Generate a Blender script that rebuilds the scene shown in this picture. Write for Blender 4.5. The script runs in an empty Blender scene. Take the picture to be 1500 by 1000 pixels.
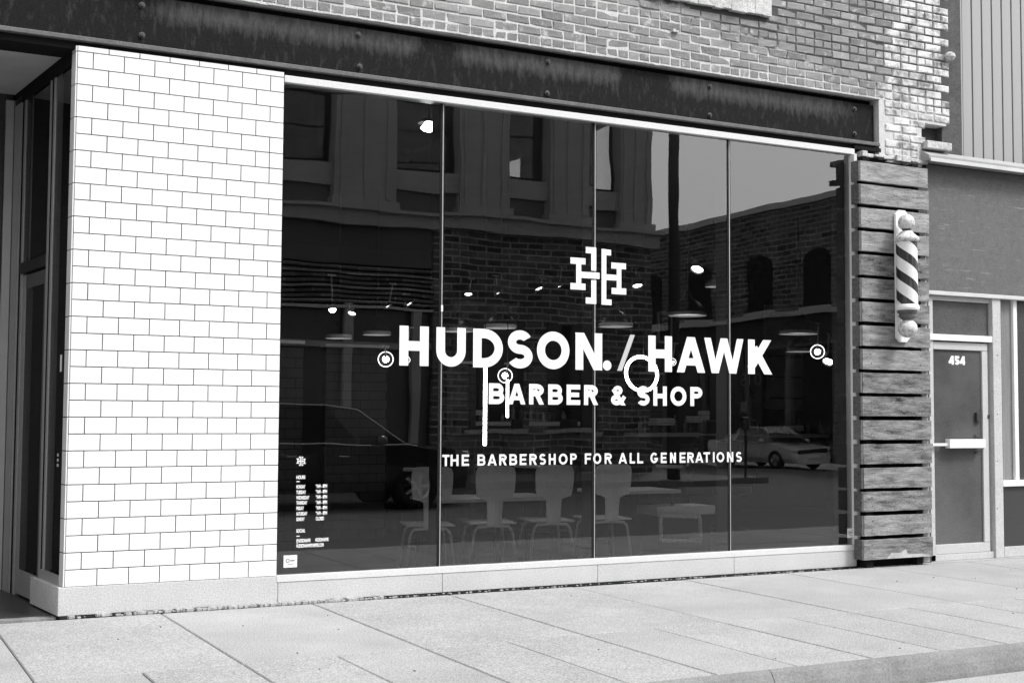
import bpy, math, random
from mathutils import Vector, Matrix
random.seed(7)
S = bpy.context.scene
COL = S.collection
PI = math.pi

# ------------------------------------------------------------------ camera, sky, sun, exposure
CAM = Vector((0.0, -9.0, 1.343))
FPX, YAW, PITCH, ROLL = 1904.03, .479422635, .05671652, .00558496798
_w = Vector((math.sin(YAW)*math.cos(PITCH), math.cos(YAW)*math.cos(PITCH), math.sin(PITCH)))
_r0 = _w.cross(Vector((0, 0, 1))).normalized(); _u0 = _r0.cross(_w)
_r = _r0*math.cos(ROLL) + _u0*math.sin(ROLL); _u = -_r0*math.sin(ROLL) + _u0*math.cos(ROLL)
cam = bpy.data.cameras.new('camera'); camo = bpy.data.objects.new('camera', cam); COL.objects.link(camo)
camo.matrix_world = Matrix(((_r.x, _u.x, -_w.x, CAM.x), (_r.y, _u.y, -_w.y, CAM.y), (_r.z, _u.z, -_w.z, CAM.z), (0, 0, 0, 1)))
cam.sensor_width = 36; cam.lens = FPX/1500*36; cam.clip_start = .05; cam.clip_end = 2000
S.camera = camo

EXPOSURE = 1.08
SUN_EL, SUN_AZ = math.radians(52), math.radians(140)        # azimuth clockwise from +Y: the sun stands towards the street, to the right
W = bpy.data.worlds.new('World'); S.world = W; W.use_nodes = True
nt = W.node_tree; nt.nodes.clear()
sky = nt.nodes.new('ShaderNodeTexSky'); sky.sky_type = 'NISHITA'; sky.sun_disc = False
sky.sun_elevation = SUN_EL; sky.sun_rotation = SUN_AZ; sky.dust_density = 4; sky.air_density = 1
bw = nt.nodes.new('ShaderNodeRGBToBW')                       # black and white photograph: grey sky
pw = nt.nodes.new('ShaderNodeMath'); pw.operation = 'POWER'; pw.inputs[1].default_value = .6   # overcast: evens the sky out
ml = nt.nodes.new('ShaderNodeMath'); ml.operation = 'MULTIPLY'; ml.inputs[1].default_value = 2.9
bg = nt.nodes.new('ShaderNodeBackground'); bg.inputs['Strength'].default_value = .12
wo = nt.nodes.new('ShaderNodeOutputWorld')
nt.links.new(sky.outputs[0], bw.inputs[0]); nt.links.new(bw.outputs[0], pw.inputs[0]); nt.links.new(pw.outputs[0], ml.inputs[0])
nt.links.new(ml.outputs[0], bg.inputs['Color']); nt.links.new(bg.outputs[0], wo.inputs[0])
sun = bpy.data.lights.new('sun', 'SUN'); sun.energy = 1.5; sun.angle = math.radians(14); sun.color = (1, 1, 1)
suno = bpy.data.objects.new('sun', sun); COL.objects.link(suno)
sd = Vector((math.sin(SUN_AZ)*math.cos(SUN_EL), math.cos(SUN_AZ)*math.cos(SUN_EL), math.sin(SUN_EL)))
suno.rotation_euler = sd.to_track_quat('Z', 'Y').to_euler(); suno.location = (5, -10, 20)
S.view_settings.view_transform = 'Standard'; S.view_settings.look = 'None'
S.view_settings.exposure = EXPOSURE; S.view_settings.gamma = 1; S.view_settings.use_curve_mapping = False

# ------------------------------------------------------------------ helpers
def ray(px, py):
    v = _w*FPX + _r*(px-750) - _u*(py-500); return v.normalized()
def at(px, py, Y):                                           # the point at distance plane y = Y behind that pixel
    v = ray(px, py); return CAM + v*((Y-CAM.y)/v.y)
def atx(px, py, X):
    v = ray(px, py); return CAM + v*(X/v.x)

class MB:
    def __init__(s): s.v = []; s.f = []; s.m = []
    def quad(s, a, b, c, d, m=0):
        i = len(s.v); s.v += [a, b, c, d]; s.f.append((i, i+1, i+2, i+3)); s.m.append(m)
    def poly(s, pts, m=0):
        i = len(s.v); s.v += list(pts); s.f.append(tuple(range(i, i+len(pts)))); s.m.append(m)
    def box(s, x0, x1, y0, y1, z0, z1, m=0):
        i = len(s.v)
        s.v += [(x0,y0,z0),(x1,y0,z0),(x1,y1,z0),(x0,y1,z0),(x0,y0,z1),(x1,y0,z1),(x1,y1,z1),(x0,y1,z1)]
        for f in ((0,3,2,1),(4,5,6,7),(0,1,5,4),(1,2,6,5),(2,3,7,6),(3,0,4,7)):
            s.f.append(tuple(i+k for k in f)); s.m.append(m)
        return s
    def obox(s, c, ax, ay, az, m=0):                         # oriented box: centre + half-axis vectors
        c = Vector(c); ax = Vector(ax); ay = Vector(ay); az = Vector(az); i = len(s.v)
        for sz in (-1, 1):
            for sx, sy in ((-1,-1),(1,-1),(1,1),(-1,1)): s.v.append(tuple(c+ax*sx+ay*sy+az*sz))
        for f in ((0,3,2,1),(4,5,6,7),(0,1,5,4),(1,2,6,5),(2,3,7,6),(3,0,4,7)):
            s.f.append(tuple(i+k for k in f)); s.m.append(m)
        return s
    def prism(s, pts, y0, y1, m=0):                          # polygon in xz extruded along y
        n = len(pts); i = len(s.v)
        s.v += [(p[0], y0, p[1]) for p in pts] + [(p[0], y1, p[1]) for p in pts]
        s.f.append(tuple(range(i, i+n))); s.m.append(m); s.f.append(tuple(range(i+2*n-1, i+n-1, -1))); s.m.append(m)
        for k in range(n):
            j = (k+1) % n; s.f.append((i+k, i+n+k, i+n+j, i+j)); s.m.append(m)
        return s
    def tube(s, pts, r, n=8, closed=False, m=0):
        pts = [Vector(p) for p in pts]; i = len(s.v); N = len(pts); rr = r if isinstance(r, (list, tuple)) else [r]*N
        for k, p in enumerate(pts):
            if closed: t = pts[(k+1) % N]-pts[k-1]
            else: t = pts[min(k+1, N-1)]-pts[max(k-1, 0)]
            t.normalize(); a = Vector((0, 0, 1)) if abs(t.z) < .9 else Vector((0, 1, 0))
            u = t.cross(a).normalized(); v = t.cross(u)
            for q in range(n):
                A = 2*PI*q/n; s.v.append(tuple(p+(u*math.cos(A)+v*math.sin(A))*rr[k]))
        for k in range(N if closed else N-1):
            k2 = (k+1) % N
            for q in range(n):
                q2 = (q+1) % n; s.f.append((i+k*n+q, i+k*n+q2, i+k2*n+q2, i+k2*n+q)); s.m.append(m)
        if not closed:
            s.f.append(tuple(i+q for q in range(n-1, -1, -1))); s.f.append(tuple(i+(N-1)*n+q for q in range(n))); s.m += [m, m]
        return s
    def lathe(s, prof, c=(0,0,0), n=24, axis='z', m=0):      # prof: (radius, height)
        c = Vector(c); i = len(s.v)
        for r, h in prof:
            for q in range(n):
                A = 2*PI*q/n; a, b = r*math.cos(A), r*math.sin(A)
                p = (a, b, h) if axis == 'z' else ((a, h, b) if axis == 'y' else (h, a, b))
                s.v.append(tuple(c+Vector(p)))
        for k in range(len(prof)-1):
            for q in range(n):
                q2 = (q+1) % n; s.f.append((i+k*n+q, i+k*n+q2, i+(k+1)*n+q2, i+(k+1)*n+q)); s.m.append(m)
        return s
    def mesh(s, name, mats, smooth=False):
        me = bpy.data.meshes.new(name); me.from_pydata(s.v, [], s.f)
        for mt in (mats if isinstance(mats, (list, tuple)) else [mats]): me.materials.append(mt)
        me.polygons.foreach_set('material_index', s.m)
        if smooth: me.polygons.foreach_set('use_smooth', [True]*len(s.f))
        me.update(); return me
    def build(s, name, mats, parent=None, smooth=False, loc=None, bevel=0):
        me = s.mesh(name, mats, smooth)
        o = bpy.data.objects.new(name, me); COL.objects.link(o)
        if parent: o.parent = parent
        if loc: o.location = loc
        if bevel:
            b = o.modifiers.new('bevel', 'BEVEL'); b.width = bevel; b.segments = 2; b.limit_method = 'ANGLE'
        return o
def inst(name, me, parent, loc, rot=None, scale=None):
    o = bpy.data.objects.new(name, me); COL.objects.link(o); o.parent = parent; o.location = loc
    if rot: o.rotation_euler = rot
    if scale: o.scale = scale
    return o
def tag(o, label=None, cat=None, group=None, kind=None):
    if label: o['label'] = label
    if cat: o['category'] = cat
    if group: o['group'] = group
    if kind: o['kind'] = kind
    return o
def thing(name, label, cat, loc=(0,0,0), rz=0, group=None):
    o = bpy.data.objects.new(name, None); COL.objects.link(o); o.location = loc; o.rotation_euler = (0,0,rz); o.empty_display_size = .1
    return tag(o, label, cat, group)
def copy_tree(o, parent=None):
    c = o.copy(); COL.objects.link(c)
    if parent: c.parent = parent
    for ch in [x for x in bpy.data.objects if x.parent == o]: copy_tree(ch, c)
    return c

# ------------------------------------------------------------------ materials (all grey: the photograph is black and white)
def mat(name, base, rough=.6, var=.15, scale=6.0, grain=.06, gscale=250, bump=.0, bscale=60, metal=0, spec=.5, inst_var=0, streak=None, coords='Object', emit=0, coat=0):
    grain = grain*2.0; gscale = min(gscale, 115)
    m = bpy.data.materials.new(name); m.use_nodes = True; n = m.node_tree; n.nodes.clear(); L = n.links.new
    out = n.nodes.new('ShaderNodeOutputMaterial'); p = n.nodes.new('ShaderNodeBsdfPrincipled'); L(p.outputs[0], out.inputs[0])
    p.inputs['Roughness'].default_value = rough; p.inputs['Metallic'].default_value = metal
    p.inputs['Specular IOR Level'].default_value = spec; p.inputs['Coat Weight'].default_value = coat
    g = n.nodes.new('ShaderNodeNewGeometry') if coords == 'World' else n.nodes.new('ShaderNodeTexCoord')
    co = g.outputs['Position'] if coords == 'World' else g.outputs['Object']
    if inst_var:
        oi = n.nodes.new('ShaderNodeObjectInfo'); va = n.nodes.new('ShaderNodeVectorMath'); va.operation = 'MULTIPLY_ADD'
        va.inputs[0].default_value = (37, 13, 71); L(oi.outputs['Random'], va.inputs[1]); L(co, va.inputs[2]); co = va.outputs[0]
    if streak:
        mp = n.nodes.new('ShaderNodeMapping'); mp.inputs['Scale'].default_value = streak; L(co, mp.inputs[0]); cs = mp.outputs[0]
    else: cs = co
    def noise(sc, det, vec): 
        t = n.nodes.new('ShaderNodeTexNoise'); t.inputs['Scale'].default_value = sc; t.inputs['Detail'].default_value = det; t.inputs['Roughness'].default_value = .65; L(vec, t.inputs['Vector']); return t.outputs['Fac']
    def mth(op, a, b):
        t = n.nodes.new('ShaderNodeMath'); t.operation = op
        for k, x in enumerate((a, b)):
            if isinstance(x, (int, float)): t.inputs[k].default_value = x
            else: L(x, t.inputs[k])
        return t.outputs[0]
    a = noise(scale, 6, cs); b = noise(gscale, 2, co)
    v = mth('ADD', mth('MULTIPLY', mth('SUBTRACT', a, .5), 2*var*2), 1)
    v = mth('ADD', v, mth('MULTIPLY', mth('SUBTRACT', b, .5), 2*grain*2))
    if inst_var:
        oi = n.nodes.new('ShaderNodeObjectInfo'); v = mth('ADD', v, mth('MULTIPLY', mth('SUBTRACT', oi.outputs['Random'], .5), 2*inst_var))
    v = mth('MAXIMUM', mth('MULTIPLY', v, base), .004); m['v'] = 0
    v = mth('MINIMUM', v, .9)
    cb = n.nodes.new('ShaderNodeCombineColor'); 
    for k in range(3): L(v, cb.inputs[k])
    L(cb.outputs[0], p.inputs['Base Color'])
    if bump:
        bn = n.nodes.new('ShaderNodeBump'); bn.inputs['Strength'].default_value = bump; bn.inputs['Distance'].default_value = .01
        L(noise(bscale, 5, cs), bn.inputs['Height']); L(bn.outputs[0], p.inputs['Normal'])
    if emit:
        p.inputs['Emission Color'].default_value = (1,1,1,1); p.inputs['Emission Strength'].default_value = emit
    m['_'] = 1
    m.diffuse_color = (base, base, base, 1)
    return m
def nodes_of(m):
    return m.node_tree, m.node_tree.links.new

M = {}
M['tile'] = mat('glazed_tile', .80, .16, .03, 3, .015, 400, .05, 9, inst_var=.03, coat=.3)
M['grout'] = mat('grout', .10, .9, .1)
M['plinth'] = mat('cast_plinth', .50, .7, .08, 2.5, .17, 140, .15, 120)
M['alu'] = mat('white_aluminium', .62, .4, .04, 5, .05)
M['alu_grey'] = mat('brushed_aluminium', .42, .4, .08, 5, .08, metal=.3)
M['fin'] = mat('grey_glass_fin', .10, .5)
M['gasket'] = mat('black_gasket', .015, .95, spec=.08)
M['dark_metal'] = mat('dark_metal', .03, .5)
M['pave'] = mat('concrete_slab', .31, .85, .15, 1.6, .34, 130, .35, 150, inst_var=.035, coords='World')
M['pave_joint'] = mat('joint_dirt', .21, .95, .4, 8)
M['kerb'] = mat('kerb_concrete', .19, .9, .25, 4, .15, 90, .4, 60)
M['asphalt'] = mat('asphalt', .11, .9, .15, .8, .3, 120, .5, 120, coords='World')
M['mortar_light'] = mat('light_mortar', .52, .95, .25, 5, .15, 120, .6, 60, coords='World')
M['mortar_dark'] = mat('dark_mortar', .10, .95, .3, 6, .1, 120, .6, 60)
M['stone'] = mat('lintel_limestone', .50, .85, .2, 5, .2, 60, .8, 25)
M['siding'] = mat('painted_siding', .32, .6, .07, 1.5, .06, streak=(1,1,.3))
M['siding_dark'] = mat('siding_groove', .03, .8)
M['flashing'] = mat('metal_flashing', .30, .5, .12, 4, .08)
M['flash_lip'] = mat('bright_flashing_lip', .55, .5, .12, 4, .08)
M['post_dark'] = mat('dark_render', .07, .9, .35, 6, .25, 90)
M['grey_door'] = mat('grey_glazing', .09, .12, .3, 2.0, .25, 200)
M['dark_panel'] = mat('dark_spandrel', .035, .5, .1, 3, .35, 180)
M['white_paint'] = mat('white_paint', .78, .5, .04)
M['vinyl'] = mat('white_vinyl', .85, .5, .0, grain=0)
M['vinyl_grey'] = mat('grey_vinyl', .5, .5, .05)
M['sticker'] = mat('sticker_paper', .75, .5, .03)
M['ink'] = mat('sticker_ink', .15, .5)
M['soffit'] = mat('soffit_plaster', .5, .8, .12, 3)
M['batten'] = mat('pale_batten', .42, .8, .3, 9, .15)
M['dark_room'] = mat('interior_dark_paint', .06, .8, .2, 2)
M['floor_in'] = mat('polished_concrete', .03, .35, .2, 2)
M['rubble'] = mat('crumbled_mortar', .35, .95, .5, 30)
M['crack'] = mat('base_gap_dirt', .03, .95, .5, 20)
M['ply'] = mat('bent_plywood', .78, .5, .1, 8)
M['chrome'] = mat('pale_steel_tube', .75, .3, .05)
M['table_in'] = mat('table_laminate', .6, .4, .1)
M['shade'] = mat('black_enamel', .02, .4)
M['rim'] = mat('white_enamel_rim', .85, .4)
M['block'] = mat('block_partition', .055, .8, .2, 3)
M['cap'] = mat('partition_cap', .6, .6, .1)
M['leather'] = mat('black_leather', .02, .35)
M['bottle'] = mat('mixed_bottles', .2, .3, .5, 30, inst_var=.5)
M['mirror'] = mat('mirror_glass', .5, .05, 0, metal=1)
M['carblack'] = mat('black_car_paint', .02, .08, 0, grain=0, coat=1)
M['carwhite'] = mat('silver_car_paint', .75, .15, 0, grain=0, coat=1)
M['carglass'] = mat('car_glass', .03, .05, 0, grain=0)
M['tyre'] = mat('tyre_rubber', .015, .8)
M['trim'] = mat('car_chrome', .6, .15, 0, metal=.9)
M['b1stone'] = mat('opposite_limestone', .44, .85, .15, 1.2, .1, 40)
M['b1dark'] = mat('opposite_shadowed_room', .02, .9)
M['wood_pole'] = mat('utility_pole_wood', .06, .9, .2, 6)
M['neon_off'] = mat('unlit_sign_tube', .5, .4)

def emis(name, s):
    m = bpy.data.materials.new(name); m.use_nodes = True; n = m.node_tree; n.nodes.clear()
    e = n.nodes.new('ShaderNodeEmission'); e.inputs['Strength'].default_value = s; o = n.nodes.new('ShaderNodeOutputMaterial'); n.links.new(e.outputs[0], o.inputs[0]); return m
M['lamp'] = emis('lit_lamp', 9.0)
M['lamp_dim'] = emis('dim_lamp_opening', .45)
M['lamp_soft'] = emis('lit_diffuser', 1.6)

def glass_mat(name, ior, tint, wavy=0):
    m = bpy.data.materials.new(name); m.use_nodes = True; n = m.node_tree; n.nodes.clear(); L = n.links.new
    o = n.nodes.new('ShaderNodeOutputMaterial'); mx = n.nodes.new('ShaderNodeMixShader'); fr = n.nodes.new('ShaderNodeFresnel'); fr.inputs['IOR'].default_value = ior
    tr = n.nodes.new('ShaderNodeBsdfTransparent'); tr.inputs[0].default_value = (tint, tint, tint, 1); gl = n.nodes.new('ShaderNodeBsdfGlossy'); gl.inputs['Roughness'].default_value = .0
    gl.inputs['Color'].default_value = (1,1,1,1)
    L(fr.outputs[0], mx.inputs[0]); L(tr.outputs[0], mx.inputs[1]); L(gl.outputs[0], mx.inputs[2]); L(mx.outputs[0], o.inputs[0])
    if wavy:
        tc = n.nodes.new('ShaderNodeTexCoord'); t = n.nodes.new('ShaderNodeTexNoise'); t.inputs['Scale'].default_value = 1.6; t.inputs['Detail'].default_value = 1
        bn = n.nodes.new('ShaderNodeBump'); bn.inputs['Strength'].default_value = 1; bn.inputs['Distance'].default_value = wavy
        L(tc.outputs['Object'], t.inputs['Vector']); L(t.outputs['Fac'], bn.inputs['Height']); L(bn.outputs[0], gl.inputs['Normal'])
    return m
M['glass'] = glass_mat('shop_glass', 2.02, .92, .0009)
m = bpy.data.materials.new('clear_edge'); m.use_nodes = True; n = m.node_tree; n.nodes.clear()
o_ = n.nodes.new('ShaderNodeOutputMaterial'); t_ = n.nodes.new('ShaderNodeBsdfTransparent'); n.links.new(t_.outputs[0], o_.inputs[0]); M['clear'] = m
M['glass2'] = glass_mat('plain_window_glass', 1.6, .85)

# wood planks: grain along x with knots
M['wood_shaded'] = mat('shaded_side_board', .10, .9, .5, 4, .3, 120, .6, 10, inst_var=.3, streak=(2, 6, 11))  # plank wood darkened in colour for the shade on the left-facing sides
def wood_mat():
    m = mat('weathered_plank', .22, .85, .80, 2.6, .20, 110, .7, 9, inst_var=.30, streak=(1.6, 6, 8)); return m
M['wood'] = wood_mat()
# brick, painted brick and steel: stains with a shape of their own, from world position
def stained(name, base, alt, lo, hi, scale, rough=.9, inst_var=.2, box=None, streak=None, bump=.5, grain=.1, spec=.3):
    m = mat(name, base, rough, .14, 14, grain, 160, bump, 50, inst_var=inst_var, spec=spec)
    n, L = nodes_of(m); p = [x for x in n.nodes if x.type == 'BSDF_PRINCIPLED'][0]; src = p.inputs['Base Color'].links[0].from_socket
    g = n.nodes.new('ShaderNodeNewGeometry'); mp = n.nodes.new('ShaderNodeMapping'); L(g.outputs['Position'], mp.inputs[0])
    if streak: mp.inputs['Scale'].default_value = streak
    t = n.nodes.new('ShaderNodeTexNoise'); t.inputs['Scale'].default_value = scale; t.inputs['Detail'].default_value = 7; t.inputs['Roughness'].default_value = .7; L(mp.outputs[0], t.inputs['Vector'])
    fac = t.outputs['Fac']
    sx = n.nodes.new('ShaderNodeSeparateXYZ'); L(g.outputs['Position'], sx.inputs[0])
    if box: fac = box(n, L, sx, fac)
    r = n.nodes.new('ShaderNodeMapRange'); r.inputs[1].default_value = lo; r.inputs[2].default_value = hi; L(fac, r.inputs[0])
    mx = n.nodes.new('ShaderNodeMix'); mx.data_type = 'RGBA'; L(r.outputs[0], mx.inputs['Factor']); L(src, mx.inputs['A']); mx.inputs['B'].default_value = (alt, alt, alt, 1)
    L(mx.outputs['Result'], p.inputs['Base Color']); return m
def mrange(n, L, src, a, b, c=0, d=1):
    r = n.nodes.new('ShaderNodeMapRange'); r.inputs[1].default_value = a; r.inputs[2].default_value = b; r.inputs[3].default_value = c; r.inputs[4].default_value = d; L(src, r.inputs[0]); return r.outputs[0]
def mm(n, L, op, a, b):
    t = n.nodes.new('ShaderNodeMath'); t.operation = op
    for k, x in enumerate((a, b)):
        if isinstance(x, (int, float)): t.inputs[k].default_value = x
        else: L(x, t.inputs[k])
    return t.outputs[0]
M['brick'] = stained('old_brick', .235, .5, .56, .68, 9)
M['brick_white'] = stained('whitewashed_brick', .60, .17, .46, .62, 5, inst_var=.12)
def beam_box(n, L, sx, fac):      # chalky bloom left on the upper part of the web, in separate runs
    z = sx.outputs['Z']; x = sx.outputs['X']
    up = mm(n, L, 'MULTIPLY', mrange(n, L, z, 4.03, 4.13), mrange(n, L, z, 4.26, 4.22))
    a = mm(n, L, 'MULTIPLY', mrange(n, L, x, 1.7, 2.1), mrange(n, L, x, 3.95, 3.8))
    b = mm(n, L, 'MULTIPLY', mrange(n, L, x, 4.15, 4.3), mrange(n, L, x, 5.75, 5.65))
    c = mm(n, L, 'MULTIPLY', mrange(n, L, x, 6.15, 6.3), mrange(n, L, x, 8.35, 7.9))
    k = mm(n, L, 'MULTIPLY', up, mm(n, L, 'MAXIMUM', a, mm(n, L, 'MAXIMUM', b, c)))
    return mm(n, L, 'ADD', mm(n, L, 'MULTIPLY', fac, 1.0), mm(n, L, 'MULTIPLY', k, .34))
M['steel'] = stained('rusted_black_steel', .011, .10, .53, 1.14, 15, spec=.12, rough=.8, inst_var=0, box=beam_box, streak=(1.6, 1, .5), bump=.3, grain=.25)
def lint_box(n, L, sx, fac): return fac
M['lintel_panel'] = stained('grey_rendered_panel', .125, .24, .60, .68, 3.5, rough=.8, inst_var=0, streak=(.6, 1, 9), bump=.3, grain=.15)
M['b2brick'] = stained('opposite_brick', .10, .22, .5, .75, 1.2, inst_var=0)
def coursed(m, dark=.45):
    n, L = nodes_of(m); p = [x for x in n.nodes if x.type == 'BSDF_PRINCIPLED'][0]; src = p.inputs['Base Color'].links[0].from_socket
    g = n.nodes.new('ShaderNodeNewGeometry'); sx = n.nodes.new('ShaderNodeSeparateXYZ'); L(g.outputs['Position'], sx.inputs[0])
    cb = n.nodes.new('ShaderNodeCombineXYZ'); L(mm(n, L, 'ADD', sx.outputs['X'], sx.outputs['Y']), cb.inputs[0]); L(sx.outputs['Z'], cb.inputs[1])
    b = n.nodes.new('ShaderNodeTexBrick'); b.inputs['Scale'].default_value = 1; b.inputs['Brick Width'].default_value = .42; b.inputs['Row Height'].default_value = .15; b.inputs['Mortar Size'].default_value = .016
    b.inputs['Color1'].default_value = (.45,.45,.45,1); b.inputs['Color2'].default_value = (1.5,1.5,1.5,1); b.inputs['Mortar'].default_value = (3.2,3.2,3.2,1); L(cb.outputs[0], b.inputs['Vector'])
    mx = n.nodes.new('ShaderNodeMix'); mx.data_type = 'RGBA'; mx.blend_type = 'MULTIPLY'; mx.inputs['Factor'].default_value = 1; L(src, mx.inputs['A']); L(b.outputs['Color'], mx.inputs['B']); L(mx.outputs['Result'], p.inputs['Base Color'])
coursed(M['b2brick'])
# mortar: pale pointing low down, dark joints higher up to the right
def mort_box(n, L, sx, fac):
    k = mm(n, L, 'SUBTRACT', mm(n, L, 'ADD', mm(n, L, 'MULTIPLY', sx.outputs['X'], .16), sx.outputs['Z']), 5.75)
    return mm(n, L, 'ADD', mm(n, L, 'MULTIPLY', k, 1.3), fac)
M['mortar'] = stained('brick_mortar', .54, .07, .40, .60, 4.5, inst_var=0, box=mort_box)
# barber pole stripes: flat print round the cylinder
def pole_mat():
    m = mat('barber_pole_stripe', .75, .5, .05, 8, .06, streak=(8,8,1)); n, L = nodes_of(m)
    p = [x for x in n.nodes if x.type == 'BSDF_PRINCIPLED'][0]; src = p.inputs['Base Color'].links[0].from_socket
    tc = n.nodes.new('ShaderNodeTexCoord'); sx = n.nodes.new('ShaderNodeSeparateXYZ'); L(tc.outputs['Object'], sx.inputs[0])
    an = mm(n, L, 'ARCTAN2', sx.outputs['Y'], sx.outputs['X'])
    v = mm(n, L, 'ADD', mm(n, L, 'DIVIDE', sx.outputs['Z'], .206), mm(n, L, 'DIVIDE', an, PI))
    v = mm(n, L, 'FRACT', mm(n, L, 'ADD', v, 10.30), 0)
    s = mm(n, L, 'LESS_THAN', v, .44)
    nz = n.nodes.new('ShaderNodeTexNoise'); nz.inputs['Scale'].default_value = 40; nz.inputs['Detail'].default_value = 4
    mp = n.nodes.new('ShaderNodeMapping'); mp.inputs['Scale'].default_value = (1.5,1.5,.12); L(tc.outputs['Object'], mp.inputs[0]); L(mp.outputs[0], nz.inputs[0])
    dk = mrange(n, L, nz.outputs['Fac'], .5, .8, .012, .12)
    cb = n.nodes.new('ShaderNodeCombineColor')
    for k in range(3): L(dk, cb.inputs[k])
    mx = n.nodes.new('ShaderNodeMix'); mx.data_type = 'RGBA'; L(s, mx.inputs['Factor']); L(src, mx.inputs['A']); L(cb.outputs[0], mx.inputs['B'])
    L(mx.outputs['Result'], p.inputs['Base Color']); return m
M['stripe'] = pole_mat()
M['knob'] = stained('mottled_globe', .62, .25, .5, .62, 30, rough=.5, inst_var=0)

# ------------------------------------------------------------------ ground, road, pavement
g = MB(); g.box(-300, 300, -300, 300, -.4, -.19); tag(g.build('ground', M['asphalt']), kind='structure')
g = MB(); g.box(-60, 80, -14.0, -3.6, -.186, -.15); tag(g.build('road', M['asphalt']), kind='structure')
g = MB(); g.box(18.4, 24.0, -60, -14.0, -.186, -.152); tag(g.build('side_street', M['asphalt']), kind='structure')
g = MB(); g.box(-60, 80, -3.44, 0.6, -.19, -.03); pv = tag(g.build('pavement', M['pave_joint']), kind='structure')
def slab_mesh(w, d, b=.006):
    g = MB(); h = .03
    g.box(0, w, 0, d, -h, -b)
    a = [(0,0,-b),(w,0,-b),(w,d,-b),(0,d,-b)]; t = [(b,b,0),(w-b,b,0),(w-b,d-b,0),(b,d-b,0)]
    i = len(g.v); g.v += a+t; g.f.append((i+4,i+5,i+6,i+7)); g.m.append(0)
    for k in range(4): j = (k+1) % 4; g.f.append((i+k,i+j,i+4+j,i+4+k)); g.m.append(0)
    return g.mesh('paving_slab', M['pave'])
J = .008
xs0 = [.93+1.066*k for k in range(-7, 16)]
sl_in = slab_mesh(1.066-J, 1.97-.0-J); sl_out = slab_mesh(.533-J, 1.37-J)
for x in xs0:
    o = inst('paving_slab', sl_in, pv, (x, -2.03, random.uniform(-.002, .002)), rot=(random.uniform(-.001,.001), random.uniform(-.001,.001), 0))
    for q in (0, .533): inst('paving_slab', sl_out, pv, (x+q, -3.40, random.uniform(-.0015, .0015)))
g = MB(); g.box(-60, xs0[0], -3.31, 0, -.03, 0); g.box(xs0[-1]+1.066, 80, -3.31, 0, -.03, 0)
o = g.build('plain_paving', M['pave'], pv)
# narrow strip between slabs and plinth, under the door fronts
g = MB(); g.box(8.2, 40, -.06+.004, .7, -.03, -.001); g.build('paving_strip', M['pave'], pv)
# kerb with a rounded nose
kb = [(-3.402, -.001), (-3.42, -.004), (-3.43, -.010), (-3.44, -.020), (-3.45, -.036), (-3.47, -.068), (-3.49, -.12), (-3.505, -.19), (-3.402, -.19)]
kr = bpy.data.objects.new('kerb', None); COL.objects.link(kr); kr['kind'] = 'structure'
kx = -21.1
while kx < 40:
    g = MB(); x1 = kx+4.26-.005; i = 0
    g.v += [(kx, p[0], p[1]) for p in kb]+[(x1, p[0], p[1]) for p in kb]; N = len(kb)
    for k in range(N): j = (k+1) % N; g.f.append((k, j, N+j, N+k)); g.m.append(0)
    g.f.append(tuple(range(N-1, -1, -1))); g.f.append(tuple(range(N, 2*N))); g.m += [0, 0]
    g.build('kerb_stone', M['kerb'], kr); kx += 4.26
g = MB(); g.box(-60, 80, -3.82, -3.506, -.186, -.144); tag(g.build('gutter', M['pave']), kind='structure')
# opposite pavement
g = MB(); g.box(-60, 18.4, -17.0, -14.0, -.19, -.02); tag(g.build('far_pavement', M['kerb']), kind='structure')

# ------------------------------------------------------------------ plinth under tiles and window
PL = thing('window_plinth', 'pale cast plinth running under the white tiles and the shop window', 'plinth')
sp = (-.12, .99); PT = .199
xs = [1.336, 2.822, 4.10, 5.465, 6.818, 8.20]
for k in range(5):
    a, b = xs[k]+(.0015 if k else 0), xs[k+1]-.0015
    if k == 0:
        g = MB(); pts = [(a, 0), (b, 0), (b, .12), (a+.03, .12), (a-.085+.03, .70), (a-.085, .70)]
        n0 = len(pts); g.v += [(p[0], p[1], .012) for p in pts]+[(p[0], p[1], PT) for p in pts]
        g.f += [tuple(range(n0-1,-1,-1)), tuple(range(n0, 2*n0))]; g.m += [0, 0]
        for q in range(n0): j = (q+1) % n0; g.f.append((q, j, n0+j, n0+q)); g.m.append(0)
        g.build('plinth_panel', M['plinth'], PL, bevel=.004)
    else:
        g = MB(); g.box(a, b, .0, .12, .012, PT - .045); g.build('plinth_panel', M['plinth'], PL, bevel=.003)
# dark open joint and crumbled mortar along the foot
g = MB(); g.box(1.35, 8.2, .006, .1, -.004, .0125); g.build('foot_joint', M['crack'], PL)
g = MB()
for k in range(520):
    x = random.choice([random.gauss(2.7, .45), random.uniform(1.6, 8.1)]); 
    if not 1.4 < x < 8.15: continue
    s = random.uniform(.002, .011)*(1.5 if x < 3.6 else .7); y = random.uniform(-.045, -.002); z = s*.5
    g.obox((x, y, z), (s*random.uniform(.6,1.6), s*.3, 0), (-s*.3, s, 0), (0, 0, s*.6))
tag(g.build('mortar_crumbs', M['rubble']), 'pale crumbs of mortar strewn along the foot of the plinth', 'debris', kind='stuff')

g = MB()
for k in range(45):
    x, y = random.uniform(.8, 10.5), random.uniform(-3.3, -.1); q = random.uniform(.002, .006); a_ = random.uniform(0, 3)
    g.obox((x, y, q*.35), (q*math.cos(a_), q*math.sin(a_), 0), (-q*.6*math.sin(a_), q*.6*math.cos(a_), 0), (0, 0, q*.35))
tag(g.build('grit', M['crack']), 'dark grit and specks scattered over the pale pavement slabs', 'grit', kind='stuff')

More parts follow.
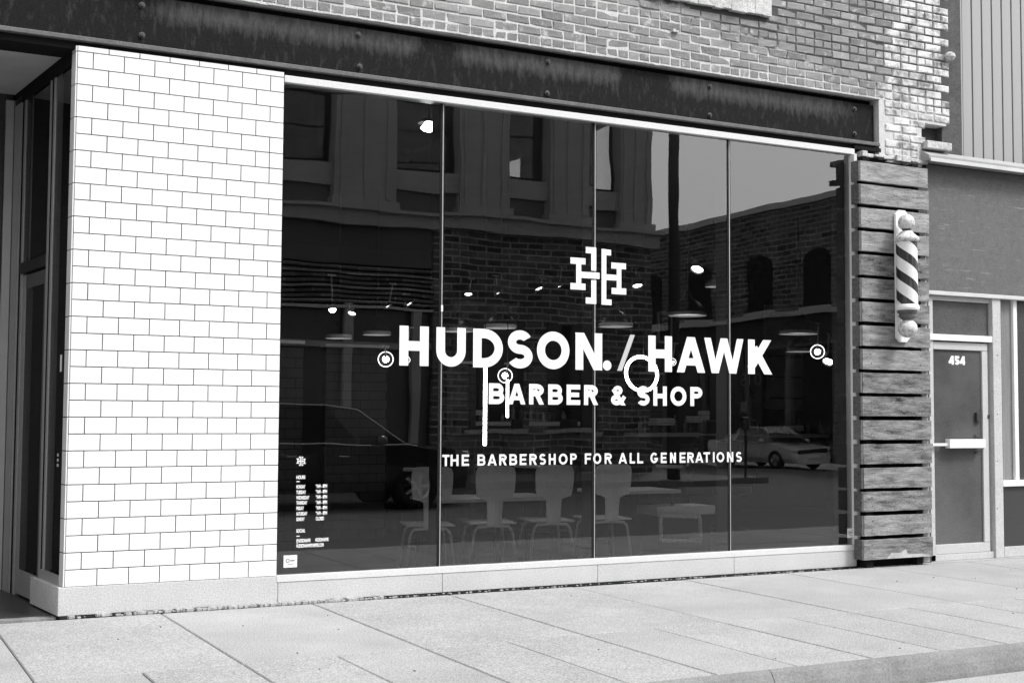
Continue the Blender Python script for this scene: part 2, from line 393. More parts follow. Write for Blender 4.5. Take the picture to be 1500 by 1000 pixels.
# ------------------------------------------------------------------ white tile wall
TW = thing('tile_wall', 'white glazed brick-bond tile pier left of the shop window', 'wall')
tx0, tx1, tz0, tz1 = 1.374, 2.812, PT, 3.812
TWd, THt, TJ = .20543, .11163, .0066
g = MB(); pts = [(tx0+.003, .014), (tx1-.003, .014), (tx1-.003, .13), (tx0-.004, .13)]
g.v += [(p[0], p[1], tz0) for p in pts]+[(p[0], p[1], tz1) for p in pts]; g.f += [(3,2,1,0),(4,5,6,7)]+[(q,(q+1)%4,4+(q+1)%4,4+q) for q in range(4)]; g.m += [0]*6
g.build('backing', M['grout'], TW)
def cut_block(w, h, d, b, name, mt, jit=0):
    g = MB(); r = lambda: random.uniform(-jit, jit)
    o4 = [(0,b,0),(w,b,0),(w,b,h),(0,b,h)]; i4 = [(b+r(),r()*.5,b+r()),(w-b+r(),r()*.5,b+r()),(w-b+r(),r()*.5,h-b+r()),(b+r(),r()*.5,h-b+r())]
    bk = [(0,d,0),(w,d,0),(w,d,h),(0,d,h)]
    g.v = o4+i4+bk; g.f = [(4,5,6,7)]+[(k,(k+1)%4,4+(k+1)%4,4+k) for k in range(4)]+[(8+k,8+(k+1)%4,(k+1)%4,k) for k in range(4)]; g.m = [0]*9
    return g.mesh(name, mt)
meshes = {}
def tile_me(w, h):
    k = (round(w, 4), round(h, 4))
    if k not in meshes: meshes[k] = cut_block(w-TJ, h-TJ, .012, .0016, 'tile', M['tile'])
    return meshes[k]
nt_ = 0
for r in range(33):
    z = tz0 + r*THt; h = THt if r < 32 else tz1-z
    cuts = [0] + ([TWd*(k+1) for k in range(6)] if r % 2 == 0 else [TWd*(k+.5) for k in range(7)]) + [tx1-tx0]
    if r in (3, 7, 17, 25, 26, 31): cuts = sorted(cuts+[tx1-tx0-TWd*.5]) if r % 2 == 0 else cuts       # odd cut tiles at the window end
    for a, b in zip(cuts, cuts[1:]):
        if b-a < .02: continue
        o = inst('tile', tile_me(b-a, h), TW, (tx0+a+TJ/2, random.uniform(0, .0006), z+TJ/2), rot=(random.uniform(-.0015,.0015), 0, random.uniform(-.0015,.0015))); nt_ += 1
# return of the pier into the doorway: narrow stacked tiles, joined into one part
g = MB()
for r in range(17):
    z = tz0 + r*THt*2 + (.0); h = min(THt*2, tz1-z)
    e = Vector((-.12, .99, 0)).normalized(); nn = Vector((-.99, -.12, 0))
    c = Vector((tx0-.003, .004, z+h/2)) + e*.052
    g.obox(c+nn*.0, e*.048, nn*.005, Vector((0,0,1))*(h/2-TJ/2))
o = g.build('return_tiles', M['tile'], TW)

# ------------------------------------------------------------------ shop window
WN = thing('shop_window', 'wide four-pane shop window of dark reflective glass in a white frame', 'window')
wx0, wx1, wz0, wz1 = 2.813, 8.195, .155, 3.789
GY = .035
g = MB(); g.box(wx0, wx1+.0, -.006, .10, wz1-.051, wz1); g.build('head_rail', M['alu'], WN, bevel=.003)
g = MB(); g.box(wx0, wx1-.037, -.004, .10, wz0, wz0+.047); g.build('sill_rail', M['alu'], WN, bevel=.002)
g = MB(); g.box(wx1-.036, wx1, -.035, .10, wz0, wz1-.052); g.build('side_frame', M['alu'], WN, bevel=.003)
mx = [4.085, 5.449, 6.802]
edges = [wx0]+mx+[wx1-.036]
for k in range(4):
    g = MB(); a, b = edges[k]+(.004 if k == 0 else .0165), edges[k+1]-(.004 if k == 3 else .0195); zb, zt = wz0+.048, wz1-.052
    w_, h_ = b-a, zt-zb
    g.quad((-w_/2,0,-h_/2),(w_/2,0,-h_/2),(w_/2,0,h_/2),(-w_/2,0,h_/2), 0)
    g.quad((w_/2,.012,-h_/2),(-w_/2,.012,-h_/2),(-w_/2,.012,h_/2),(w_/2,.012,h_/2), 1)
    for p, q in (((-w_/2,-h_/2),(w_/2,-h_/2)),((w_/2,-h_/2),(w_/2,h_/2)),((w_/2,h_/2),(-w_/2,h_/2)),((-w_/2,h_/2),(-w_/2,-h_/2))):
        g.quad((q[0],0,q[1]),(p[0],0,p[1]),(p[0],.012,p[1]),(q[0],.012,q[1]), 1)
    o = g.build('glass_pane', [M['glass'], M['clear']], WN, loc=((a+b)/2, GY, (zb+zt)/2))
    o.rotation_euler = ((.0, .0012, -.0006, .0008)[k], 0, (0, -.0015, .001, -.0012)[k])
for x in mx:
    g = MB(); g.box(x-.019, x+.016, GY-.0006, .047, wz0+.048, wz1-.053, 0); g.box(x+.002, x+.0095, GY-.0011, GY-.0007, wz0+.048, wz1-.053, 1)
    o = g.build('mullion', [M['gasket'], M['alu_grey']], WN)
    g = MB(); g.box(x-.012, x+.012, .052, .21, wz0+.048, wz1-.053); f_ = g.build('glass_fin', M['fin'], o)
g = MB(); g.box(mx[0]-.002, mx[0]+.013, GY-.006, GY-.002, 2.13, 2.18); g.build('bright_clip', M['white_paint'], WN)

# ------------------------------------------------------------------ lettering: drawn glyph by glyph from bars and arcs
def clipz(poly, lo, hi):
    for lim, sg in ((lo, 1), (hi, -1)):
        out = []; n = len(poly)
        for k in range(n):
            p, q = poly[k], poly[(k+1) % n]; a, b = (p[1]-lim)*sg, (q[1]-lim)*sg
            if a >= 0: out.append(p)
            if (a >= 0) != (b >= 0): t = a/(a-b); out.append((p[0]+(q[0]-p[0])*t, p[1]+(q[1]-p[1])*t))
        poly = out
        if not poly: return []
    return poly
def glyph(ch, W_, H, s):
    P = []
    def bar(x0, y0, x1, y1): P.append([(x0,y0),(x1,y0),(x1,y1),(x0,y1)])
    def dg(x0, y0, x1, y1, t=s, ext=1.0, lo=0, hi=None):
        hi = H if hi is None else hi
        d = Vector((x1-x0, y1-y0)).normalized(); n = Vector((-d.y, d.x))*t/2; e = d*t*ext
        a, b = Vector((x0,y0))-e, Vector((x1,y1))+e
        q = clipz([tuple(a-n), tuple(b-n), tuple(b+n), tuple(a+n)], lo, hi)
        if q: P.append(q)
    def arc(cx, cy, rx, ry, a0, a1, t=s, n=None):
        n = n or max(6, int(abs(a1-a0)/11))
        for k in range(n):
            A, B = math.radians(a0+(a1-a0)*k/n), math.radians(a0+(a1-a0)*(k+1)/n); q = []
            for ang, sg in ((A, -1), (A, 1), (B, 1), (B, -1)): q.append((cx+(rx+sg*t/2)*math.cos(ang), cy+(ry+sg*t/2)*math.sin(ang)))
            P.append(q)
    m = H/2; h = s/2
    if ch == 'H': bar(0,0,s,H); bar(W_-s,0,W_,H); bar(s,m-h,W_-s,m+h)
    elif ch == 'U': r = W_/2-h; bar(0,r+h,s,H); bar(W_-s,r+h,W_,H); arc(W_/2, r+h, r, r, 180, 360)
    elif ch == 'D': c = W_*.36; bar(0,0,s,H); bar(s,H-s,c,H); bar(s,0,c,s); arc(c, m, W_-h-c, m-h, -90, 90)
    elif ch == 'S':
        ry = (H-s)/4; rx = W_/2-h
        arc(W_/2, H-h-ry, rx*.93, ry, 28, 270); arc(W_/2, h+ry, rx, ry, 90, -148)
    elif ch == 'O': arc(W_/2, m, W_/2-h, m-h, 0, 360, n=36)
    elif ch == 'N': bar(0,0,s,H); bar(W_-s,0,W_,H); dg(h*1.05,H,W_-h*1.05,0)
    elif ch == '.': P.append([(W_/2+W_/2*math.cos(a*PI/8), W_/2+W_/2*math.sin(a*PI/8)) for a in range(16)])
    elif ch == '/': dg(s*.55, 0, W_-s*.55, H)
    elif ch == 'A': dg(s*.56,0,W_/2-s*.02,H); dg(W_-s*.56,0,W_/2+s*.02,H); bar(W_*.25,H*.2,W_*.75,H*.2+s*.85)
    elif ch == 'W':
        t = s*.92; dg(t*.52,H,W_*.27,0,t); dg(W_*.28,0,W_*.5,H,t); dg(W_*.5,H,W_*.72,0,t); dg(W_*.73,0,W_-t*.52,H,t)
    elif ch == 'K': bar(0,0,s,H); dg(s*.9,H*.34,W_-s*.75,H); dg(W_*.40,H*.56,W_-s*.62,0)
    elif ch == 'B':
        c = W_*.55; r = (H-s)/4
        bar(0,0,s,H); bar(s,H-s,c,H); bar(s,m-h,c,m+h); bar(s,0,c,s); arc(c, H-h-r, W_*.94-h-c, r, -90, 90); arc(c, h+r, W_-h-c, r, -90, 90)
    elif ch in 'RP':
        c = W_*.5; r = (H*.56-s)/2+ (0.02*H); y0 = H-s-2*r
        bar(0,0,s,H); bar(s,H-s,c,H); bar(s,y0,c,y0+s); arc(c, H-h-r, W_*.97-h-c, r, -90, 90)
        if ch == 'R': dg(W_*.5, y0+h, W_-s*.6, 0)
    elif ch == 'E': bar(0,0,s,H); bar(s,0,W_,s); bar(s,H-s,W_,H); bar(s,m-h*.95,W_*.92,m+h*.95)
    elif ch == 'F': bar(0,0,s,H); bar(s,H-s,W_,H); bar(s,m-h,W_*.9,m+h)
    elif ch == 'L': bar(0,0,s,H); bar(s,0,W_,s)
    elif ch == 'T': bar(0,H-s,W_,H); bar(W_/2-h,0,W_/2+h,H-s)
    elif ch == 'I': bar(W_/2-h,0,W_/2+h,H)
    elif ch == 'G': arc(W_/2, m, W_/2-h, m-h, 42, 345); bar(W_*.52, m-s*.95, W_-.1*s, m+s*.02)
    elif ch == '&':
        arc(W_*.46, H*.745, W_*.21, H*.255-h, 0, 360, t=s*.86); arc(W_*.40, H*.27, W_*.40-h, H*.27-h, 70, 330); dg(W_*.30,H*.64,W_-s*.55,0,s*.95); dg(W_*.66,H*.10,W_-s*.3,H*.44,s*.9,.1)
    elif ch == '4': dg(W_*.66,H,s*.35,H*.2,s*.8,.2); bar(0,H*.18,W_,H*.18+s*.8); bar(W_*.56,0,W_*.56+s,H)
    elif ch == '5': bar(W_*.1,H-s*.9,W_*.95,H); bar(W_*.08,H*.45,W_*.08+s*.85,H); arc(W_/2,H*.33,W_/2-h,H*.33-h,145,-150)
    return P
def letter(ch, x0, x1, z0, z1, s, y, mt, parent, thick=.0012, name='letter'):
    g = MB()
    for k, q in enumerate(glyph(ch, x1-x0, z1-z0, s)):
        g.prism([(x0+p[0], z0+p[1]) for p in q], y-thick-.00001*(k % 40), y)
    return g.build(name, mt, parent)
LY = GY-.0015
def word(T, chars, zt, zb, s, mt, rowref):
    for ch, a, b in chars:
        xa, xb = at(a, rowref, LY).x, at(b, rowref, LY).x
        letter(ch, xa, xb, zb, zt, s, LY, mt, T)
NA = thing('name_lettering', 'large white HUDSON. / HAWK letters across the middle of the shop window', 'lettering')
za, zb_ = at(606, 477.5, LY).z, at(606, 535.5, LY).z
word(NA, [('H',585,627.7),('U',639,682),('D',693,736.5),('S',743,780),('O',786.5,834),('N',843,882),('.',883,895.5)], za, zb_, .072, M['vinyl'], 520)
word(NA, [('H',949.6,984.3),('A',991,1033),('W',1031.5,1089),('K',1095.8,1131)], za, zb_, .072, M['vinyl'], 520)
xa, xb = at(904, 517, LY).x, at(930, 517, LY).x
letter('/', xa, xb, zb_, za, .042, LY, M['vinyl_grey'], NA, name='slash')
TR = thing('trade_lettering', 'white BARBER & SHOP letters, second line on the shop window', 'lettering')
zc, zd = at(800, 562.5, LY).z, at(800, 592.3, LY).z
word(TR, [('B',716,738.6),('A',744,769.8),('R',775,797),('B',803,824.2),('E',830,849.8),('R',855.5,876.2),('&',895,916.2),('S',933,951.4),('H',957,976.6),('O',982,1005.3),('P',1011.2,1029.2)], zc, zd, .038, M['vinyl'], 578)
SL = thing('slogan_lettering', 'thin white line THE BARBERSHOP FOR ALL GENERATIONS on the lower window', 'lettering')
ze, zf = at(800, 664.3, LY).z, at(800, 680.2, LY).z
word(SL, [('T',647.8,658.2),('H',660,671.5),('E',676.4,687),('B',699.4,711),('A',714.2,727.6),('R',731.3,742.3),('B',746.2,757.5),('E',761.3,771.2),('R',775.5,786.4),('S',790,799.5),('H',803.8,813.8),('O',818.5,831.2),('P',835.3,845),('F',856.6,865.8),('O',869,880.6),('R',885.7,896.3),
          ('A',906,918.4),('L',922.4,930),('L',933.6,942.1),('G',952.8,963.6),('E',968,976.4),('N',981.6,990),('E',995.5,1004),('R',1006.8,1016.4),('A',1018.4,1030),('T',1030.5,1040),('I',1043.5,1047.5),('O',1049.6,1060.8),('N',1065,1074),('S',1078,1086.5)], ze, zf, .0165, M['vinyl'], 672)
# interlocked double-H monogram
def monogram(T, px, py, k):            # k: pixels per crop unit about the anchor
    g = MB(); c = 0
    B = [(645,142,750,185),(685,185,720,318),(645,318,750,362),(720,236,848,279),(752,62,825,105),(790,105,825,224),(790,290,825,412),(752,412,825,455),
         (862,68,895,457),(895,70,928,110),(895,418,932,457),(895,243,968,283),(968,200,1000,335),(930,158,1032,200),(932,335,1034,378)]
    for x0,y0,x1,y1 in B:
        p = at(px+(x0-840)*k, py+((y0+y1)/2-260)*k, LY); q = at(px+(x1-840)*k, py+((y0+y1)/2-260)*k, LY)
        zt = at(px, py+(y0-260)*k, LY).z; zz = at(px, py+(y1-260)*k, LY).z; c += 1
        s_ = MB(); s_.box(p.x, q.x, LY-.0012-c*.00001, LY, zz, zt); s_.build('monogram_bar', M['vinyl'], T)
MO = thing('monogram_emblem', 'white interlocked double H emblem above the name on the window', 'emblem')
monogram(MO, 876.5, 404.5, .21)
MS = thing('monogram_emblem', 'tiny white double H emblem above the opening hours, lower left of the window', 'emblem')
monogram(MS, 441, 675, .034)
# opening hours
HB = thing('hours_lettering', 'small white opening hours list on the lower left window pane', 'lettering')
def tiny(txt, px, py, size, w=None):
    c = bpy.data.curves.new('hours_line', 'FONT'); c.body = txt; c.size = size; c.extrude = .0004; c.offset = .0012
    t = bpy.data.objects.new('t', c); COL.objects.link(t); bpy.context.view_layer.update()
    me = bpy.data.meshes.new_from_object(t.evaluated_get(bpy.context.evaluated_depsgraph_get())); bpy.data.objects.remove(t)
    me.materials.clear(); me.materials.append(M['vinyl'])
    p = at(px, py, LY); o = bpy.data.objects.new('hours_line', me); COL.objects.link(o); o.parent = HB
    o.location = (p.x, LY-.0012, p.z); o.rotation_euler = (PI/2, 0, 0)
    if w:
        ex = max(v.co.x for v in me.vertices); o.scale = ((at(px+w, py, LY).x-p.x)/ex, 1, 1)
x0 = 434
rows = [(701,'HOURS',13),(706.5,'-',5),(715,'MONDAY',13),(723,'TUESDAY',14),(731,'WEDNESDAY',19),(738.5,'THURSDAY',16),(746.5,'FRIDAY',11),(754.5,'SATURDAY',16),(762.5,'SUNDAY',12),(779.5,'SOCIAL',13),(786.5,'-',5),(794,'@HUDSONHAWK',21),(801.5,'HUDSONHAWKBARBER.COM',40)]
for y, t, w in rows: tiny(t, x0, y, .034, w)
for k in range(6): tiny('9AM - 8PM', 462.5, 714+k*7.9, .034, 16.5)
tiny('CLOSED', 462.5, 761.5, .034, 12); tiny('HUDSONHAWK', 461.5, 792.5, .034, 20)
# corner stickers
def sticker(px0, py0, px1, py1, label):
    T = thing('window_sticker', label, 'sticker'); a, b = at(px0, py0, LY), at(px1, py1, LY)
    g = MB(); g.box(a.x, b.x, LY-.001, LY, b.z, a.z); g.build('sticker_sheet', M['sticker'], T)
    g = MB(); w, h = b.x-a.x, a.z-b.z
    g.lathe([(h*.10, -.0012), (h*.17, -.0012), (h*.17, -.0008)], (a.x+w*.3, LY, b.z+h*.55), 12, 'y')
    g.box(a.x+w*.48, a.x+w*.82, LY-.0014, LY-.0009, b.z+h*.5, b.z+h*.6); g.box(a.x+w*.3, a.x+w*.72, LY-.0014, LY-.0009, b.z+h*.25, b.z+h*.30)
    g.build('sticker_print', M['ink'], T)
sticker(415.5, 813, 435, 830, 'white square sticker in the bottom left corner of the shop window')
sticker(1241, 773.5, 1252, 787, 'small white sticker in the bottom right corner of the shop window')

# ------------------------------------------------------------------ steel beam
BM = thing('steel_beam', 'long black riveted steel beam over the shop window and doorway', 'beam')
g = MB(); g.box(-3.5, 8.48, .055, .075, 3.875, 4.235); g.box(-3.5, 8.48, .25, .30, 3.875, 4.28); g.build('web', M['steel'], BM)
g = MB(); g.box(-3.5, 8.50, -.012, .30, 3.842, 3.874); g.build('bottom_flange', mat('worn_flange', .10, .6, .3, 8, .2), BM, bevel=.004)
g = MB(); g.box(-3.5, 8.50, .12, .25, 4.262, 4.288); g.build('top_flange', M['steel'], BM)
g = MB(); g.box(-3.5, 8.47, .03, .30, 3.790, 3.841); g.box(8.20, 8.52, .0, .028, 3.792, 3.826); g.build('shadow_gap_packing', M['gasket'], BM)
bolt = MB(); bolt.lathe([(.001,-.022),(.012,-.022),(.013,-.008),(.024,-.006),(.024,0)], n=8, axis='y'); bme = bolt.mesh('bolt', M['dark_metal'])
for px, py in ((208,52),(208,8),(525,51),(527,98),(803,91),(802,137),(1040,127),(1040,169),(1252,160),(1252,196)):
    p = at(px, py, .05); inst('bolt', bme, BM, (p.x, .0555, p.z))

# ------------------------------------------------------------------ brick wall above
BW = thing('brick_wall', 'old red brick upper wall above the steel beam, whitewashed at its right end', 'wall')
cz0 = 4.296; PX1 = 9.36; 
g = MB(); g.box(-3.5, 8.50, .002, .34, 4.289, 6.6); g.box(8.50, 9.03, .003, .34, 3.70, 6.6); g.box(9.03, PX1-.01, .003, .34, 4.125, 6.6); g.build('mortar_bed', M['mortar'], BW)
bv = [cut_block(.198, .064, .05, .006, 'brick', M['brick'], .008) for k in range(6)]
bvs = [cut_block(.094, .064, .05, .006, 'brick', M['brick'], .008) for k in range(4)]
bw_ = [cut_block(.198, .064, .05, .008, 'brick', M['brick_white'], .006) for k in range(6)]
bws = [cut_block(.094, .064, .05, .008, 'brick', M['brick_white'], .006) for k in range(4)]
cand = []
def proj(p):
    q = Vector(p)-CAM; z = q.dot(_w); return 750+FPX*q.dot(_r)/z, 500-FPX*q.dot(_u)/z, z
course = 0
lint = (6.0, 7.215, 4.86, 4.99)
def white_at(x, z): return x > 8.62+.05*math.sin(z*9) if z > 4.5 else x > 8.50
for c in range(-8, 31):
    z = cz0 + c*.0752 + .004
    x = -3.5 + (0 if c % 2 == 0 else -.104) ; k = 0
    header = c in (0,)          # rowlock-like broken course sits on the beam
    while x < PX1-.02:
        w = .208; short = False
        if header or (c % 6 == 5): w = .104; short = True
        xa, xb = x, x+w; x += w
        if z < 4.288:
            if xa < 8.50: continue
            if c < -5 and xa > 9.02: continue
            if z < 4.12 and xa+.1 > 9.03: continue
        if xb > PX1+.06: continue
        if lint[0]-.02 < (xa+xb)/2 < lint[1]+.02 and lint[2]-.02 < z+.03 < lint[3]+.02 + (2 if 0 else 0): continue
        if xa < -3.49: continue
        cand.append((xa, z, short, white_at((xa+xb)/2, z)))
def vis_key(t):
    X, Y, d = proj((t[0]+.1, 0, t[1]+.03)); inside = -20 < X < 1520 and -8 < Y < 1000
    return (0 if inside else 1, d)
cand.sort(key=vis_key); rest = MB()
for i, (xa, z, short, wh) in enumerate(cand):
    me = random.choice(({(0,0):bv,(1,0):bvs,(0,1):bw_,(1,1):bws})[(int(short), int(wh))])
    y = random.uniform(-.006, -.001) - (.002 if wh else 0)
    if i < 298:
        inst('brick', me, BW, (xa+.005, y, z), rot=(0, random.uniform(-.008,.008), random.uniform(-.01,.01)))
    else:
        j = len(rest.v); rest.v += [(v.co.x+xa+.005, v.co.y+y, v.co.z+z) for v in me.vertices]
        for f in me.polygons: rest.f.append(tuple(j+q for q in f.vertices)); rest.m.append(1 if wh else 0)
tag(rest.build('bricks', [M['brick'], M['brick_white']], BW), kind='stuff')
# ragged mortar fringe along the bottom edge
g = MB(); x = -3.5
while x < 8.48:
    w = random.uniform(.02, .07); h = random.uniform(.004, .016); g.box(x, x+w+.004, -.004-random.random()*.004, .02, 4.289-h*.4, 4.300); x += w
g.build('mortar_fringe', M['mortar_light'], BW)
# stone sill at the top of the frame
g = MB(); n_ = 14
for k in range(n_):
    a, b = lint[0]+(lint[1]-lint[0])*k/n_, lint[0]+(lint[1]-lint[0])*(k+1)/n_; dz = random.uniform(-.006,.006)
    g.box(a, b, -.045+random.uniform(-.004,.004), .05, lint[2]+dz, lint[3]+.10)
g.build('stone_sill', M['stone'], BW)
g = MB(); g.lathe([(.001,-.045),(.035,-.035),(.055,-.005),(.048,.025),(.02,.042),(.001,.044)], (9.385, -.02, 4.80), 9); g.build('broken_stone', M['stone'], BW)
g = MB(); g.box(6.18, 6.24, -.03, 0, 4.585, 4.6)
g.lathe([(.001,-.03),(.012,-.026),(.014,-.01),(.006,0)], (6.20, 0, 4.60), 8, 'y'); g.build('anchor', M['stone'], BW)
# ledge under the whitewashed bricks, over the planks
g = MB()
x = 8.26
while x < 9.05:
    w = random.uniform(.05,.12); g.box(x, x+w, random.uniform(-.05,-.02), .1, 3.725+random.uniform(-.01,.01), 3.768+random.uniform(-.012,.014)); x += w+.003
g.build('ragged_ledge', M['stone'], BW, bevel=.006)

# ------------------------------------------------------------------ plank cladding
PKY = -.12
PK = thing('plank_cladding', 'weathered horizontal wood planks nailed up beside the shop window', 'cladding')
x0, x1 = at(1262, 400, PKY).x, at(1361.5, 400, PKY).x
rows = [(235.5,261.6),(265.5,294),(300,330),(335,363),(369.6,399),(404.4,433.5),(439.5,468.6),(474,505),(510.7,540),(546,575.5),(580,608),(614.5,643),(649,678),(684,713),(720,749.4),(755.6,785),(791.5,820.4)]
z_top = at(1263.5, 235.5, PKY).z; z_bot = at(1267, 820.4, PKY).z; pit = (z_top-z_bot+.035)/17
for k in range(17):
    z1 = z_top-k*pit; z0 = z1-(pit-random.uniform(.030,.038)); g = MB(); e = random.uniform(-.004,.006); e2 = random.uniform(-.008,.004)
    nseg = 10; w = x1-x0; h = z1-z0
    top = [(-.0+w*q/nseg, h+random.uniform(-.002,.002)) for q in range(nseg, -1, -1)]; bot = [(w*q/nseg, random.uniform(-.002,.002)) for q in range(nseg+1)]
    g.prism([(p[0]+(e if p[0] < .01 else 0)+(e2 if p[0] > w-.01 else 0), p[1]) for p in bot+top], 0, .035)
    o = g.build('plank', M['wood'], PK, loc=(x0, PKY+random.uniform(-.003,.003), z0), bevel=.002)
    # side board wrapping the left edge
    g = MB(); g.box(0, .02, 0, .10, 0, h); g.build('side_plank', M['wood_shaded'], PK, loc=(x0-.0215, PKY+.003, z0+random.uniform(-.003,.003)))
g = MB(); g.box(x0+.06, x0+.14, PKY+.037, .0, .0, 3.70); g.box(x1-.16, x1-.09, PKY+.037, .0, .0, 3.70); g.build('back_batten', M['gasket'], PK)
g = MB(); g.box(x1-.075, x1-.004, PKY+.012+.025, .14, .02, 3.1); g.build('end_batten', M['batten'], PK)
g = MB(); g.box(x0+.02, x1-.02, .0, .01, .0, 3.72); g.build('black_backing', M['gasket'], PK)
# torn pale patch at the foot of the lowest plank
g = MB(); p = [(1299,0),(1366,0),(1350,.028),(1330,.03),(1327,.075),(1318,.045),(1306,.052)]
pp = [(at(a, 815, PKY-.004).x, z_bot+.004+b) for a, b in p]; g.prism(pp, PKY-.006, PKY-.002); g.build('torn_patch', M['batten'], PK)
nail = MB(); nail.lathe([(.001,-.002),(.005,-.0015),(.005,.003)], n=6, axis='y'); nme = nail.mesh('nail', M['dark_metal'])
for k in range(17):
    for xx in (x0+.10, x1-.12):
        for dz in (.05, .13): inst('nail', nme, PK, (xx+random.uniform(-.01,.01), PKY-.001, z_top-(k+1)*pit+.035+dz))
# brick pier behind the planks
g = MB(); g.box(8.21, 9.10, .012, .34, 0, 3.70); tag(g.build('side_pier', M['post_dark']), 'dark brick pier hidden behind the wood planks', 'pier')

# ------------------------------------------------------------------ barber pole
BP = thing('barber_pole', 'antique striped barber pole with globes on a white back board, fixed to the planks', 'barber pole')
pl = at(1311, 400, PKY-.012).x; pr = at(1330, 400, PKY-.012).x
zt, zb2 = at(1318, 308, PKY-.02).z, at(1318, 501, PKY-.02).z
g = MB(); r = (pr-pl)/2; pts = [(pl,zb2+r*.5),(pl+r*.5,zb2),(pr-r*.5,zb2),(pr,zb2+r*.5),(pr,zt-r*.5),(pr-r*.5,zt),(pl+r*.5,zt),(pl,zt-r*.5)]
g.prism(pts, PKY-.03, PKY-.004); g.build('back_board', M['white_paint'], BP, bevel=.003)
PY = PKY-.135; R0 = .094
def Z(py): return at(1328, py, PY).z
cx = at(1328.5, 400, PY).x
g = MB(); g.lathe([(R0, Z(447)), (R0, Z(352))], (0,0,-Z(400)), 32); o = g.build('striped_cylinder', M['stripe'], BP, smooth=True, loc=(cx, PY, Z(400)))
g = MB(); g.lathe([(.001,Z(337)),(.05,Z(339)),(.07,Z(343)),(.085,Z(345)),(.108,Z(348)),(.113,Z(351)),(.108,Z(353.5)),(R0+.002,Z(355))], (cx,PY,0), 32); g.build('crown_cap', M['knob'], BP, smooth=True)
g = MB(); g.lathe([(R0+.002,Z(446)),(.103,Z(448)),(.108,Z(451)),(.103,Z(454)),(.08,Z(455))], (cx,PY,0), 32); g.build('base_lip', M['white_paint'], BP)
g = MB(); g.lathe([(.088,Z(455)),(.088,Z(458)),(.075,Z(459)),(.075,Z(464)),(.06,Z(466)),(.04,Z(469))], (cx,PY,0), 32); g.build('base_collar', M['fin'], BP)
g = MB(); g.lathe([(.03,Z(343)),(.03,Z(338)),(.045,Z(336)),(.035,Z(332))], (cx,PY,0), 20); g.build('neck', M['dark_metal'], BP, smooth=True)
def ball(g, c, r, n=20, m=12, sq=1): g.lathe([(max(.0005, r*math.sin(PI*k/m)), -r*math.cos(PI*k/m)*sq) for k in range(m+1)], c, n)
g = MB(); ball(g, (cx, PY, Z(326)), .076); g.build('top_globe', M['knob'], BP, smooth=True)
g = MB(); ball(g, (cx, PY, Z(481)), .088, sq=.95); g.build('bottom_globe', M['knob'], BP, smooth=True)
g = MB(); g.tube([(cx-.02, PY, Z(349)), (cx-.03, PKY-.03, Z(349))], .018); g.tube([(cx-.02, PY, Z(459)), (cx-.03, PKY-.03, Z(459))], .018); g.build('bracket', M['white_paint'], BP)

# ------------------------------------------------------------------ neighbour on the right
NB = thing('neighbour_shopfront', 'grey rendered neighbour shopfront with metal siding above, right edge', 'building')
g = MB(); g.box(9.106, 14, .02, .34, 2.54, 3.74); g.build('rendered_panel', M['lintel_panel'], NB)
g = MB(); pr_ = [(-.10,3.752),(-.10,3.80),(.0,3.86),(.06,3.872),(.06,3.752)]
g.v += [(9.02, p[0], p[1]) for p in pr_]+[(14, p[0], p[1]) for p in pr_]; N = 5
for k in range(N): j = (k+1) % N; g.f.append((k, j, N+j, N+k)); g.m.append(0)
g.f += [tuple(range(N-1,-1,-1)), tuple(range(N,2*N))]; g.m += [0,0]; g.build('cornice_flashing', M['flashing'], NB)
g = MB(); g.box(9.03, 14, -.112, -.101, 3.742, 3.776); g.build('flashing_lip', M['flash_lip'], NB)
g = MB(); g.box(9.36, 14, .19, .34, 3.86, 6.6); g.build('siding_backing', M['siding_dark'], NB)
g = MB(); g.box(0, .118, 0, .028, 0, 2.72); sm = g.mesh('siding_board', M['siding'])
x = at(1408, 100, .16).x
inst('siding_board', sm, NB, (x-.105, .16, 3.88))
for k in range(30): inst('siding_board', sm, NB, (x+.022+k*.139, .162, 3.88))
g = MB(); g.box(9.352, x-.11, .06, .19, 3.75, 6.6); g.build('dark_return', M['post_dark'], NB)
g = MB(); g.box(9.03, 9.35, .14, .19, 3.80, 4.125); g.build('notch_wall', M['post_dark'], NB)
g = MB(); g.box(9.04, 9.36, -.06, .06, 3.875, 3.95); g.build('notch_stone', M['stone'], NB, bevel=.008)
DY = .06
def bx(name, px0, px1, z0, z1, mt, y0=DY, y1=DY+.05, ref=600, bev=.003, par=None):
    g = MB(); g.box(at(px0, ref, y0).x, at(px1, ref, y0).x, y0, y1, z0, z1); return g.build(name, mt, par or NB, bevel=bev)
def zz(px, py, y=DY): return at(px, py, y).z
M['alu_door'] = mat('old_aluminium_frame', .48, .5, .08, 4, .14, 160)
bx('panel_trim', 1360, 1520, zz(1366,432), zz(1366,427)+.004, M['flash_lip'], DY-.05, DY+.02)
bx('header_rail', 1361, 1456, zz(1366,439), zz(1366,432)-.003, M['alu_door'])
bx('transom_pane', 1361, 1449, zz(1366,489), zz(1366,439), M['grey_door'], DY+.02, DY+.03)
bx('transom_rail', 1361, 1456, zz(1366,498), zz(1366,489), M['white_paint'], DY-.025, DY+.04)
bx('jamb', 1456, 1468, .0, zz(1460,434), M['alu_door'], DY-.03, DY+.09)
bx('jamb', 1354, 1368, .0, zz(1366,434), M['alu_door'], DY-.01, DY+.04, bev=0)
DR = thing('shop_door', 'grey aluminium door numbered 454 with white push bar, right of the planks', 'door')
bx('top_rail', 1368.3, 1447.7, zz(1366,511), zz(1366,500), M['alu_door'], par=DR)
bx('stile', 1439.5, 1447.7, zz(1366,797.5), zz(1366,511.6), M['alu_door'], par=DR)
